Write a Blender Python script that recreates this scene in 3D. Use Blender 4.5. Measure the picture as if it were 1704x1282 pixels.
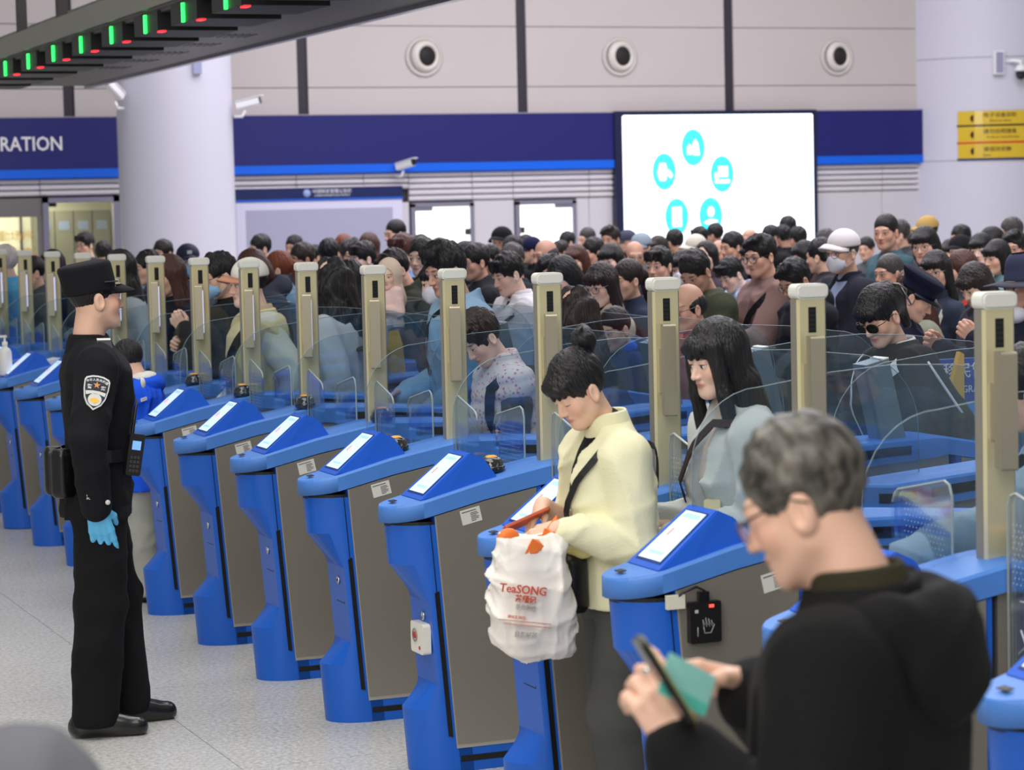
import bpy, bmesh, math, random
import numpy as np
from mathutils import Vector, Matrix, Euler

# ------------------------------------------------------------------ scene set-up
SC = bpy.context.scene
COL = SC.collection
for o in list(bpy.data.objects):
    bpy.data.objects.remove(o)
R = math.radians
CAM_H = 1.9716
cam_d = bpy.data.cameras.new('camera')
cam_d.sensor_width = 36.0
cam_d.lens = 86.62
cam_d.clip_end = 200
cam_d.dof.use_dof = True
cam_d.dof.focus_distance = 9.3
cam_d.dof.aperture_fstop = 5.6
cam = bpy.data.objects.new('camera', cam_d)
COL.objects.link(cam)
YAW, PIT, ROL = 0.387078, 0.073438, -0.023858
_f = Vector((math.sin(YAW)*math.cos(PIT), math.cos(YAW)*math.cos(PIT), -math.sin(PIT)))
_r0 = Vector((math.cos(YAW), -math.sin(YAW), 0)); _u0 = _r0.cross(_f)
_r = _r0*math.cos(ROL) + _u0*math.sin(ROL); _u = -_r0*math.sin(ROL) + _u0*math.cos(ROL)
M = Matrix(((_r.x, _u.x, -_f.x, 0), (_r.y, _u.y, -_f.y, 0), (_r.z, _u.z, -_f.z, CAM_H), (0, 0, 0, 1)))
cam.matrix_world = M
SC.camera = cam

w = bpy.data.worlds.new('hall_light'); SC.world = w; w.use_nodes = True
bg = w.node_tree.nodes['Background']
bg.inputs[0].default_value = (0.98, 0.98, 0.97, 1); bg.inputs[1].default_value = 0.30

def area(name, loc, rot, sx, sy, power, color=(1, 1, 1)):
    l = bpy.data.lights.new(name, 'AREA'); l.shape = 'RECTANGLE'; l.size = sx; l.size_y = sy
    l.energy = power; l.color = color
    o = bpy.data.objects.new(name, l); o.location = loc; o.rotation_euler = rot
    COL.objects.link(o); return o
# lamps of the hall's high ceiling above the frame, then one added fill lamp
area('ceiling_and_fill_lamp', (1.0, 6.0, 7.5), (0, 0, 0), 5, 9, 480, (1, 0.985, 0.93))
area('ceiling_and_fill_lamp', (8.0, 13.0, 8.0), (0, 0, 0), 8, 8, 900, (0.97, 0.92, 1))
area('ceiling_and_fill_lamp', (12.0, 24.0, 8.5), (0, 0, 0), 14, 7, 1600, (0.95, 0.91, 1))
area('ceiling_and_fill_lamp', (-3.5, -1.5, 5.6), (R(38), R(-38), 0), 6, 6, 560, (1, 0.97, 0.92))  # unseen fill lamp added low behind the camera to brighten faces and gate fronts

SC.cycles.transparent_max_bounces = 32
SC.cycles.max_bounces = 8
SC.view_settings.view_transform = 'Standard'
SC.view_settings.look = 'None'
SC.view_settings.gamma = 1
SC.view_settings.use_curve_mapping = False
SC.view_settings.exposure = 0.0

# ------------------------------------------------------------------ helpers
def tag(o, label=None, cat=None, group=None, kind=None):
    if label: o['label'] = label
    if cat: o['category'] = cat
    if group: o['group'] = group
    if kind: o['kind'] = kind
    return o
def empty(name, loc, rz=0, label=None, cat=None, group=None):
    o = bpy.data.objects.new(name, None); o.empty_display_size = .1
    o.location = loc; o.rotation_euler = (0, 0, rz); COL.objects.link(o)
    return tag(o, label, cat, group)
def link(name, me, parent=None):
    o = bpy.data.objects.new(name, me); COL.objects.link(o)
    if parent is not None: o.parent = parent
    return o
def srgb(r, g, b):
    def c(v):
        v /= 255.0
        return v/12.92 if v <= .04045 else ((v+.055)/1.055)**2.4
    return (c(r), c(g), c(b), 1)
MATS = {}
def mat(name, col=(200, 200, 200), rough=.5, metal=0, emit=0, spec=.5, alpha=1, bump=None, vary=None, coat=0):
    """bump=(scale,strength,stretch xyz); vary=(scale,amount)"""
    if name in MATS: return MATS[name]
    m = bpy.data.materials.new(name); m.use_nodes = True
    nt = m.node_tree; b = nt.nodes['Principled BSDF']
    c = srgb(*col) if len(col) == 3 else col
    b.inputs['Base Color'].default_value = c; b.inputs['Roughness'].default_value = rough
    b.inputs['Metallic'].default_value = metal; b.inputs['Specular IOR Level'].default_value = spec
    b.inputs['Coat Weight'].default_value = coat
    if emit:
        b.inputs['Emission Color'].default_value = c; b.inputs['Emission Strength'].default_value = emit
    if bump or vary:
        tc = nt.nodes.new('ShaderNodeTexCoord')
    if vary:
        n = nt.nodes.new('ShaderNodeTexNoise'); n.inputs['Scale'].default_value = vary[0]; n.inputs['Detail'].default_value = 5
        nt.links.new(tc.outputs['Object'], n.inputs['Vector'])
        mx = nt.nodes.new('ShaderNodeMix'); mx.data_type = 'RGBA'
        a = vary[1]
        mx.inputs[6].default_value = tuple(max(0, v*(1-a)) for v in c[:3])+(1,)
        mx.inputs[7].default_value = tuple(min(1, v*(1+a)) for v in c[:3])+(1,)
        nt.links.new(n.outputs['Fac'], mx.inputs[0]); nt.links.new(mx.outputs[2], b.inputs['Base Color'])
    if bump:
        mp = nt.nodes.new('ShaderNodeMapping'); mp.inputs['Scale'].default_value = bump[2] if len(bump) > 2 else (1, 1, 1)
        n2 = nt.nodes.new('ShaderNodeTexNoise'); n2.inputs['Scale'].default_value = bump[0]; n2.inputs['Detail'].default_value = 4
        bp = nt.nodes.new('ShaderNodeBump'); bp.inputs['Strength'].default_value = bump[1]; bp.inputs['Distance'].default_value = .02
        nt.links.new(tc.outputs['Object'], mp.inputs[0]); nt.links.new(mp.outputs[0], n2.inputs['Vector'])
        nt.links.new(n2.outputs['Fac'], bp.inputs['Height']); nt.links.new(bp.outputs[0], b.inputs['Normal'])
    MATS[name] = m
    return m
def glass_mat(name, tint=(.86, .93, .95), fac=.12, rough=.02):
    """thin clear sheet: mostly transparent, tinted, with a mirror-like sheen that grows towards grazing"""
    if name in MATS: return MATS[name]
    m = bpy.data.materials.new(name); m.use_nodes = True; nt = m.node_tree; nt.nodes.clear()
    out = nt.nodes.new('ShaderNodeOutputMaterial'); t = nt.nodes.new('ShaderNodeBsdfTransparent')
    t.inputs[0].default_value = tint+(1,)
    g = nt.nodes.new('ShaderNodeBsdfGlossy'); g.inputs['Roughness'].default_value = rough; g.inputs[0].default_value = (.9, .95, 1, 1)
    lw = nt.nodes.new('ShaderNodeLayerWeight'); lw.inputs[0].default_value = .25
    mm = nt.nodes.new('ShaderNodeMath'); mm.operation = 'MULTIPLY_ADD'; mm.inputs[1].default_value = .5; mm.inputs[2].default_value = fac
    mx = nt.nodes.new('ShaderNodeMixShader')
    nt.links.new(lw.outputs['Fresnel'], mm.inputs[0]); nt.links.new(mm.outputs[0], mx.inputs[0])
    nt.links.new(t.outputs[0], mx.inputs[1]); nt.links.new(g.outputs[0], mx.inputs[2]); nt.links.new(mx.outputs[0], out.inputs[0])
    MATS[name] = m
    return m

class MB:
    """collects simple shapes into one mesh"""
    def __init__(s): s.v = []; s.f = []; s.mi = []; s.sm = []
    def add(s, vs, fs, mi=0, smooth=False, M=None):
        o = len(s.v)
        for p in vs:
            p = Vector(p)
            s.v.append(M @ p if M is not None else p)
        for f in fs:
            s.f.append([o+i for i in f]); s.mi.append(mi); s.sm.append(smooth)
        return s
    def box(s, x0, x1, y0, y1, z0, z1, mi=0, M=None):
        v = [(x, y, z) for z in (z0, z1) for y in (y0, y1) for x in (x0, x1)]
        return s.add(v, [(0, 2, 3, 1), (4, 5, 7, 6), (0, 1, 5, 4), (2, 6, 7, 3), (0, 4, 6, 2), (1, 3, 7, 5)], mi, False, M)
    def prism(s, pts, axis, a0, a1, mi=0, M=None, smooth=False):
        """2D polygon extruded along axis; axis 'y': pts are (x,z); 'z': (x,y); 'x': (y,z)"""
        n = len(pts)
        def P(p, a): return {'y': (p[0], a, p[1]), 'z': (p[0], p[1], a), 'x': (a, p[0], p[1])}[axis]
        v = [P(p, a0) for p in pts]+[P(p, a1) for p in pts]
        fs = [list(range(n))[::-1], list(range(n, 2*n))]
        s.add(v, fs, mi, False, M)
        o = len(s.v)-2*n
        for i in range(n):
            j = (i+1) % n
            s.f.append([o+i, o+j, o+n+j, o+n+i]); s.mi.append(mi); s.sm.append(smooth)
        return s
    def lathe(s, prof, c=(0, 0, 0), seg=20, mi=0, M=None, smooth=True):
        """prof: (r,z) list, axis z"""
        n = len(prof); v = []; f = []
        for k in range(seg):
            a = 2*math.pi*k/seg
            for r, z in prof: v.append((c[0]+r*math.cos(a), c[1]+r*math.sin(a), c[2]+z))
        for k in range(seg):
            k2 = (k+1) % seg
            for i in range(n-1): f.append((k*n+i, k2*n+i, k2*n+i+1, k*n+i+1))
        return s.add(v, f, mi, smooth, M)
    def tube(s, pts, r, seg=8, mi=0, M=None, closed=False):
        pts = [Vector(p) for p in pts]; n = len(pts); v = []; f = []
        rs = r if isinstance(r, (list, tuple)) else [r]*n
        t0 = None
        for i, p in enumerate(pts):
            a = pts[max(i-1, 0)] if not closed else pts[i-1]
            b = pts[min(i+1, n-1)] if not closed else pts[(i+1) % n]
            t = (b-a).normalized()
            if t0 is None:
                up = Vector((0, 0, 1)) if abs(t.z) < .9 else Vector((1, 0, 0)); x = t.cross(up).normalized()
            else:
                x = (x-t*x.dot(t)).normalized()
            t0 = t; y = t.cross(x)
            for k in range(seg):
                an = 2*math.pi*k/seg; v.append(p+(x*math.cos(an)+y*math.sin(an))*rs[i])
        for i in range(n if closed else n-1):
            j = (i+1) % n
            for k in range(seg):
                k2 = (k+1) % seg; f.append((i*seg+k, i*seg+k2, j*seg+k2, j*seg+k))
        if not closed:
            f.append(list(range(seg))[::-1]); f.append([(n-1)*seg+k for k in range(seg)])
        return s.add(v, f, mi, True, M)
    def ribbon(s, pts, width_dir, w, th, mi=0, M=None):
        """flat strap along pts; width_dir one vector or a list"""
        pts = [Vector(p) for p in pts]; n = len(pts); v = []; f = []
        for i, p in enumerate(pts):
            t = (pts[min(i+1, n-1)]-pts[max(i-1, 0)]).normalized()
            wd = Vector(width_dir[i] if isinstance(width_dir, list) else width_dir)
            wd = (wd-t*wd.dot(t)).normalized(); nn = t.cross(wd)
            for a, b in ((-1, -1), (1, -1), (1, 1), (-1, 1)): v.append(p+wd*(a*w/2)+nn*(b*th/2))
        for i in range(n-1):
            for k in range(4):
                k2 = (k+1) % 4; f.append((i*4+k, i*4+k2, i*4+4+k2, i*4+4+k))
        f.append((3, 2, 1, 0)); f.append(tuple((n-1)*4+k for k in range(4)))
        return s.add(v, f, mi, False, M)
    def ball(s, c, r, mi=0, M=None, nu=14, nv=9):
        rr = r if isinstance(r, (list, tuple)) else (r, r, r)
        v = []; f = []
        for j in range(nv+1):
            ph = math.pi*j/nv
            for i in range(nu):
                a = 2*math.pi*i/nu
                v.append((c[0]+rr[0]*math.sin(ph)*math.cos(a), c[1]+rr[1]*math.sin(ph)*math.sin(a), c[2]+rr[2]*math.cos(ph)))
        for j in range(nv):
            for i in range(nu):
                i2 = (i+1) % nu; f.append((j*nu+i, (j+1)*nu+i, (j+1)*nu+i2, j*nu+i2))
        return s.add(v, f, mi, True, M)
    def mesh(s, name, mats):
        me = bpy.data.meshes.new(name)
        me.from_pydata([tuple(p) for p in s.v], [], s.f)
        for m in (mats if isinstance(mats, (list, tuple)) else [mats]): me.materials.append(m)
        me.polygons.foreach_set('material_index', s.mi); me.polygons.foreach_set('use_smooth', s.sm)
        me.update(); return me
    def build(s, name, mats, parent=None, bevel=0, seg=2):
        me = s.mesh(name, mats)
        if bevel:
            bm = bmesh.new(); bm.from_mesh(me); bmesh.ops.remove_doubles(bm, verts=bm.verts, dist=1e-5)
            ed = [e for e in bm.edges if len(e.link_faces) == 2 and e.calc_face_angle(0) > .5]
            bmesh.ops.bevel(bm, geom=ed, offset=bevel, segments=seg, affect='EDGES', profile=.6, clamp_overlap=True)
            bm.to_mesh(me); bm.free()
        return link(name, me, parent)
def struct(name, mb, mats, parent=None):
    o = mb.build(name, mats, parent)
    if parent is None: o['kind'] = 'structure'
    return o
def text(name, body, size, loc, rot, m, parent=None, extrude=.002, align='CENTER', sx=1, bold=0):
    cu = bpy.data.curves.new(name, 'FONT'); cu.body = body; cu.size = size; cu.align_x = align; cu.align_y = 'CENTER'
    cu.extrude = extrude; cu.resolution_u = 2; cu.offset = bold
    o = bpy.data.objects.new(name, cu)
    dg = None
    COL.objects.link(o); bpy.context.view_layer.update()
    me = bpy.data.meshes.new_from_object(o.evaluated_get(bpy.context.evaluated_depsgraph_get()))
    bpy.data.objects.remove(o); me.name = name
    me.materials.clear(); me.materials.append(m)
    q = link(name, me, parent); q.location = loc; q.rotation_euler = rot; q.scale = (sx, 1, 1)
    return q

# ------------------------------------------------------------------ materials of the hall
M_floor = mat('terrazzo', (203, 202, 198), .33, bump=None, vary=None, spec=.5)
nt = M_floor.node_tree; tcn = nt.nodes.new('ShaderNodeTexCoord'); geo = nt.nodes.new('ShaderNodeNewGeometry')
n1 = nt.nodes.new('ShaderNodeTexNoise'); n1.inputs['Scale'].default_value = 55; n1.inputs['Detail'].default_value = 6; n1.inputs['Roughness'].default_value = .75
n2 = nt.nodes.new('ShaderNodeTexNoise'); n2.inputs['Scale'].default_value = 1.3
nt.links.new(geo.outputs['Position'], n1.inputs['Vector']); nt.links.new(geo.outputs['Position'], n2.inputs['Vector'])
cr = nt.nodes.new('ShaderNodeValToRGB'); cr.color_ramp.elements[0].position = .34; cr.color_ramp.elements[0].color = srgb(150, 150, 146)
cr.color_ramp.elements[1].position = .60; cr.color_ramp.elements[1].color = srgb(214, 213, 209)
nt.links.new(n1.outputs['Fac'], cr.inputs[0])
mxf = nt.nodes.new('ShaderNodeMix'); mxf.data_type = 'RGBA'; mxf.blend_type = 'MULTIPLY'; mxf.inputs[0].default_value = .5
cr2 = nt.nodes.new('ShaderNodeValToRGB'); cr2.color_ramp.elements[0].position = .35; cr2.color_ramp.elements[0].color = (.82, .82, .82, 1); cr2.color_ramp.elements[1].position = .65
nt.links.new(n2.outputs['Fac'], cr2.inputs[0]); nt.links.new(cr.outputs[0], mxf.inputs[6]); nt.links.new(cr2.outputs[0], mxf.inputs[7])
nt.links.new(mxf.outputs[2], nt.nodes['Principled BSDF'].inputs['Base Color'])
M_grout = mat('grout', (120, 120, 118), .8)
M_beige = mat('wall_panel_beige', (194, 186, 184), .55, vary=(1.2, .03))
M_white = mat('white_siding', (214, 210, 214), .5)
M_lower = mat('lower_wall', (205, 202, 208), .5)
M_dark = mat('dark_strip', (48, 42, 54), .5)
M_navy = mat('navy_band', (22, 24, 104), .45)
M_stripe = mat('blue_stripe', (0, 98, 226), .4)
M_white_p = mat('white_paint', (235, 235, 238), .5)
M_chrome = mat('door_frame_metal', (176, 174, 196), .3, .8)
M_black = mat('black_plastic', (16, 16, 18), .35)
M_col = mat('column_cladding', (202, 201, 214), .42, spec=.5)
M_gap = mat('joint_backing', (70, 66, 70), .9)  # dark backing that shows in the joints between panels
WY = 31.8

# floor with single tiles where they show, plain slab beyond
fl = struct('floor', MB().box(-7, 27, -4, 34, -.2, -.004), M_floor)
tile_me = MB().box(0, .797, 0, .797, -.0038, 0).mesh('tile', [M_floor])
grout = MB().box(-1.66, 3.12, 3.54, 14.7, -.0042, -.0034).build('grout_bed', M_grout, fl)
for i in range(-5, 2):
    for j in range(-8, 6):
        o = link('tile', tile_me, fl); o.location = (2.3315+.8*i-.0+.0, 9.9315+.8*j, 0)
# back wall: slab with the office opening, then its cladding panels
wb = MB().box(7.48, 20.2, WY+.06, WY+.4, 0, 7).box(3.5, 7.48, WY+.06, WY+.4, 2.19, 7).box(3.5, 5.35, WY+.06, WY+.4, 0, 2.19).box(20.2, 26, WY+1.2, WY+1.6, 0, 7)
wall = struct('wall_back', wb, M_gap)
strips = [3.68, 6.875, 10.04, 13.225, 16.45, 19.65]
rows = [(3.20, 3.585), (3.595, 4.415), (4.425, 5.245), (5.255, 6.2)]
for a, b in zip(strips[:-1], strips[1:]):
    for z0, z1 in rows:
        mb = MB().box(a+.075, b-.075, WY, WY+.06, z0, z1)
        mb.build('panel', M_beige, wall)
for i, x in enumerate(strips):
    struct('trim_%d' % (i+1), MB().box(x-.073, x+.073, WY+.03, WY+.062, 3.2, 6.2), M_dark)
# round air nozzles
def air_nozzle(x, lab):
    r = empty('air_nozzle', (x, WY, 4.0), 0, lab, 'air vent', 'round air nozzles along the beige wall')
    Q = Matrix.Rotation(R(90), 4, 'X')
    MB().lathe([(.262, 0), (.275, .012), (.262, .03), (.225, .034), (.222, .0)], seg=40, M=Q).build('outer_ring', mat('nozzle_ring', (196, 190, 184), .45), r)
    T = Matrix.Translation((.025, 0, .01)) @ Matrix.Rotation(R(12), 4, 'Z') @ Q
    MB().lathe([(.222, .0), (.20, .05), (.165, .07), (.135, .05), (.132, .035)], seg=36, M=T).build('swivel_cone', mat('nozzle_cone', (214, 208, 200), .4), r)
    MB().lathe([(.133, -.03), (.133, -.028), (.0, -.03)], seg=30, M=T @ Matrix.Translation((0, 0, .070))).build('duct_throat', mat('duct_dark', (28, 26, 26), .7), r)
air_nozzle(11.78, 'round grey air nozzle left of the middle dark strip, above the notice board')
air_nozzle(14.72, 'round grey air nozzle above the left edge of the lit screen')
air_nozzle(18.22, 'round grey air nozzle rightmost on the wall, beside the big column')
# siding, seams, lower panels
def siding(n, segs, zb):
    root = struct('trim_%d' % n, MB().box(segs[0], segs[-1], WY+.035, WY+.06, zb, 2.46), M_gap)
    k = max(1, round((2.44-zb)/.083)); hgt = (2.44-zb)/k
    for a, b in zip(segs[:-1], segs[1:]):
        pts = [(WY+.035, .006), (WY-.005, .012), (WY-.028, hgt*.35), (WY-.030, hgt*.7), (WY-.012, hgt-.008), (WY+.035, hgt-.002)]
        me = MB().prism(pts, 'x', a+.006, b-.006).mesh('slat', [M_white])
        for i in range(k):
            o = link('slat', me, root); o.location = (0, 0, zb+i*hgt)
siding(7, [4.2, 5.3, 6.45, 7.55], 2.205)
siding(8, [8.9, 9.9, 10.85, 11.5], 2.205)
siding(9, [11.5, 12.43, 13.04, 14.2, 14.6], 2.03)
siding(10, [17.78, 18.95, 19.72], 2.03)
low = struct('trim_11', MB().box(7.5, 20, WY+.04, WY+.06, 0, 2.03), M_gap)
xs = [7.5, 8.2, 9.0, 11.39, 11.5]
for a, b in ((7.5, 9.0), (9.0, 11.38), (11.39, 11.51), (12.45, 13.06), (14.0, 14.2), (14.2, 14.6), (14.6, 17.78), (17.78, 18.95), (18.95, 19.9)):
    MB().box(a+.004, b-.004, WY+.005, WY+.04, .1, 2.028 if a > 11.38 else 2.2).build('panel', M_lower, low)
struct('baseboard_back', MB().box(7.5, 20, WY-.01, WY+.04, 0, .1), mat('baseboard_grey', (120, 118, 122), .4))
# name band
def band(x0, x1, lab):
    r = empty('sign_band', (x0, WY, 2.44), 0, lab, 'sign')
    MB().box(0, x1-x0, -.10, 0, .118, .775).build('navy_panel', M_navy, r)
    MB().box(0, x1-x0, -.105, 0, 0, .115).build('blue_stripe', M_stripe, r)
    MB().box(-.004, x1-x0+.004, -.11, .01, .776, .79).build('top_cap', mat('band_cap', (150, 145, 160), .5), r)
    return r
bl = band(3.9, 7.54, 'navy fascia sign with white capital letters, left of the white column')
text('lettering', 'IMMIGRATION', .252, (2.855, -.108, .435), (R(90), 0, 0), M_white_p, bl, align='RIGHT', sx=.87, bold=.003)
band(9.0, 14.56, 'long plain navy fascia band with blue stripe between column and lit screen')
band(17.79, 19.72, 'short navy fascia band with blue stripe right of the lit screen')
# LED screen
sr = empty('led_screen', (14.56, WY, 0), 0, 'large bright white display screen with turquoise round icons above the crowd', 'screen')
MB().box(0, 3.23, -.14, 0, .9, 3.235).build('frame', mat('screen_frame', (22, 26, 62), .4), sr)
M_scr = mat('screen_white', (236, 247, 252), .5, emit=1.55)
M_cy = mat('screen_cyan', (58, 214, 226), .5, emit=.95)
pts = []
def rrect(x0, x1, z0, z1, r, n=4):
    p = []
    for cx, cz, a0 in ((x1-r, z1-r, 0), (x0+r, z1-r, 90), (x0+r, z0+r, 180), (x1-r, z0+r, 270)):
        for i in range(n+1):
            a = R(a0+90*i/n); p.append((cx+r*math.cos(a), cz+r*math.sin(a)))
    return p
MB().prism(rrect(.115, 3.165, 1.0, 3.175, .03), 'y', -.144, -.139).build('display', M_scr, sr)
def icon(x, z, kind):
    x -= 14.56
    c = [(x+.185*math.cos(a), z+.26*math.sin(a)) for a in [2*math.pi*i/32 for i in range(32)]]
    o = MB().prism(c, 'y', -.147, -.1435).build('icon_disc', M_cy, sr)
    b = MB()
    def P(poly): b.prism([(x+u, z+v) for u, v in poly], 'y', -.150, -.1465)
    if kind == 'hands':
        P([(-.1, -.1), (-.02, -.1), (-.02, .0), (-.06, .05), (-.1, .0)]); P([(.0, -.11), (.1, -.11), (.075, .06), (.03, .12), (-.01, .05)])
    elif kind == 'cards':
        P([(-.11, -.02), (-.07, -.13), (.02, -.13), (.05, .0), (.02, .12), (-.07, .12)]); P([(.03, -.03), (.1, -.1), (.135, -.05), (.07, .03)])
    elif kind == 'desk':
        P([(-.06, -.04), (.09, -.04), (.09, .11), (-.06, .11)]); P([(-.12, -.13), (.12, -.13), (.12, -.08), (-.12, -.08)]); P([(-.12, -.07), (-.07, -.07), (-.07, .02), (-.12, .02)])
    elif kind == 'form':
        P([(-.075, -.14), (.075, -.14), (.075, .14), (-.075, .14)])
    else:
        P([(.055*math.cos(2*math.pi*i/12), .055+.075*math.sin(2*math.pi*i/12)) for i in range(12)]); P([(-.12, -.1), (0, -.14), (.12, -.08), (.05, -.05), (-.05, -.06)])
    b.build('icon', mat('icon_white', (240, 252, 255), .5, emit=1.2), o)
    if kind == 'form':
        b2 = MB()
        for k in (.07, .02, -.05): b2.box(x-.045, x+.045, -.152, -.1495, z+k-.008, z+k+.008)
        b2.build('form_lines', M_cy, o)
icon(15.78, 2.711, 'hands'); icon(15.315, 2.376, 'cards'); icon(16.234, 2.326, 'desk'); icon(15.50, 1.731, 'form'); icon(16.04, 1.736, 'coin')
M_scap = mat('screen_caption', (150, 226, 236), .5, emit=1.0)
for x, z, tx in ((15.78, 2.36, '团体旅客'), (15.315, 1.97, '自助通关'), (16.234, 1.955, '网上办理')):
    text('caption', tx, .085, (x-14.56, -.146, z), (R(90), 0, 0), M_scap, sr, .001)
# notice board
nb = empty('notice_board', (9.04, WY, 0), 0, 'wide notice board with navy header and pale blank panel beside the column', 'notice board')
MB().box(0, 2.345, -.07, .02, .8, 2.09).build('frame', mat('board_frame', (212, 210, 232), .45), nb)
MB().box(-.005, 2.35, -.085, .02, 2.105, 2.25).build('header', mat('board_navy', (16, 30, 86), .4), nb)
MB().box(-.005, 2.35, -.085, .02, 2.075, 2.105).build('header_stripe', mat('board_blue', (20, 92, 200), .4), nb)
MB().box(.13, 2.2, -.074, 0, .9, 1.965).build('pin_panel', mat('board_grey', (166, 166, 190), .7), nb)
MB().lathe([(.0, .0), (.052, .0), (.052, .004), (.0, .004)], seg=24, M=Matrix.Translation((.985, -.085, 2.178)) @ Matrix.Rotation(R(90), 4, 'X')).build('emblem', mat('emblem_pale', (150, 170, 220), .4), nb)
text('header_text', '中国移民管理公告栏', .062, (1.34, -.087, 2.196), (R(90), 0, 0), M_white_p, nb, .001)
text('header_text', 'CHINA IMMIGRATION NOTICE', .036, (1.34, -.087, 2.143), (R(90), 0, 0), M_white_p, nb, .001)
# lit glass doors
M_lit = mat('glowing_frosted_glass', (252, 252, 246), .4, emit=1.25)  # panes glow in place of the lit rooms behind them
for n, (a, b, hs_) in enumerate(((11.525, 12.445, 1), (13.07, 13.99, -1))):
    f = MB().box(a, a+.06, WY-.04, WY+.06, 0, 2.0).box(b-.06, b, WY-.04, WY+.06, 0, 2.0).box(a, b, WY-.04, WY+.06, 1.955, 2.015)
    d = struct('door_%d' % (n+1), f, M_chrome)
    MB().box(a+.06, b-.06, WY+.0, WY+.012, .01, 1.953).build('glass_leaf', M_lit, d)
    x = a+.06 if hs_ == 1 else b-.06
    MB().box(min(x, x+hs_*.26), max(x, x+hs_*.26), WY-.012, WY+.015, 1.90, 1.953).build('patch_fitting', M_chrome, d)
    x = b-.13 if hs_ == 1 else a+.06
    MB().box(x, x+.075, WY-.02, WY+.015, 1.56, 1.645).build('lock_box', mat('lock_grey', (74, 72, 78), .4, .5), d)
# office behind the left glass front
M_off = mat('office_wall', (196, 192, 168), .6)
struct('wall_office_back', MB().box(4.6, 7.9, 33.92, 34.1, 0, 2.6), M_off); struct('wall_office_left', MB().box(4.5, 4.6, 32.2, 34.1, 0, 2.6), M_off); struct('wall_office_right', MB().box(7.9, 8.0, 32.2, 34.1, 0, 2.6), M_off)
struct('trim_12', MB().box(6.585, 6.61, 33.86, 33.9, 0, 2.6), M_dark)
struct('ceiling_office', MB().box(4.5, 8, 32.2, 34.1, 2.4, 2.5), M_white)
area('office_lamp', (6.2, 33.0, 2.38), (0, 0, 0), 1.6, .6, 75, (1, .95, .8))
for i in range(4):
    lr = empty('locker', (6.74+.26*i, 33.72, 0), 0, ['first grey locker behind the office door, leftmost of four', 'second grey locker behind the office door', 'third grey locker behind the office door', 'fourth grey locker at the right edge of the office door'][i], 'locker', 'lockers in the lit office')
    MB().box(0, .245, -.18, .18, 0, 2.02).build('cabinet', mat('locker_grey', (118, 116, 100), .5), lr)
    MB().box(.05, .195, -.186, -.175, 1.76, 1.88).build('label_plate', mat('locker_plate', (128, 140, 160), .4), lr)
d3 = struct('door_3', MB().box(6.475, 6.55, WY-.05, WY+.08, 0, 2.19).box(7.40, 7.48, WY-.05, WY+.08, 0, 2.19).box(6.475, 7.48, WY-.05, WY+.08, 2.125, 2.19), M_chrome)
G_door = glass_mat('door_glass', (.93, .95, .93), .03)
MB().box(6.55, 7.40, WY+.0, WY+.012, .01, 2.124).build('glass_leaf', G_door, d3)
MB().box(6.555, 6.66, WY-.01, WY+.02, 2.075, 2.124).build('patch_fitting', M_black, d3)
MB().tube([(7.33, WY-.06, 1.3), (7.33, WY-.06, 1.02), (7.33, WY-.06, .8)], .016).build('door_handle', M_chrome, d3)
w1 = struct('window_1', MB().box(5.35, 6.47, WY-.02, WY+.06, 1.95, 2.19).box(6.40, 6.475, WY-.03, WY+.06, 0, 1.95).box(5.35, 6.4, WY-.02, WY+.06, 0, .9), mat('window_frame_grey', (128, 124, 122), .4, .4))
MB().box(5.35, 6.4, WY, WY+.012, .9, 1.95).build('pane', G_door, w1)
M_gold = mat('gold_letters', (226, 170, 32), .4)
text('window_text', '执勤场所', .15, (6.05, WY-.004, 1.70), (R(90), 0, 0), M_gold, w1, .002)
text('window_text', '禁止入内', .15, (6.05, WY-.004, 1.49), (R(90), 0, 0), M_gold, w1, .002)
for i, x in enumerate((6.17, 6.38)):
    a = empty('alarm_light', (x-.02, WY-.03, 1.38), 0, ['small red alarm lamp on the sill left of the blue box', 'small red alarm lamp on the sill right of the blue box'][i], 'lamp', 'alarm lamps at the office window')
    MB().lathe([(.0, 0), (.03, 0), (.03, .035), (.0, .035)], seg=14).build('lamp_base', M_black, a)
    MB().lathe([(.024, .035), (.024, .065), (.012, .085), (0, .09)], seg=14).build('lamp_dome', mat('alarm_red', (190, 40, 36), .3), a)
tag(MB().box(6.23, 6.31, WY-.06, WY-.02, 1.36, 1.46).build('switch_box', mat('box_blue', (56, 84, 168), .5)), 'small blue box between the two red alarm lamps', 'box')
# columns
def column(n, cx, cy, r, zs, seg=48):
    root = struct('column_%d' % n, MB().lathe([(r-.012, 0), (r-.012, 7)], (cx, cy, 0), seg), M_gap)
    for z0, z1 in zip(zs[:-1], zs[1:]):
        v = MB().lathe([(r, z0+.004), (r, z1-.004)], (cx, cy, 0), seg)
        v.build('cladding_panel', M_col, root)
    return root
column(1, 7.41, 28.5, .677, [0, 4.3, 7])
column(2, 21.0, 32.25, 1.5, [0, 1.1, 2.45, 3.95, 5.0, 6.2], 72)
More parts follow.
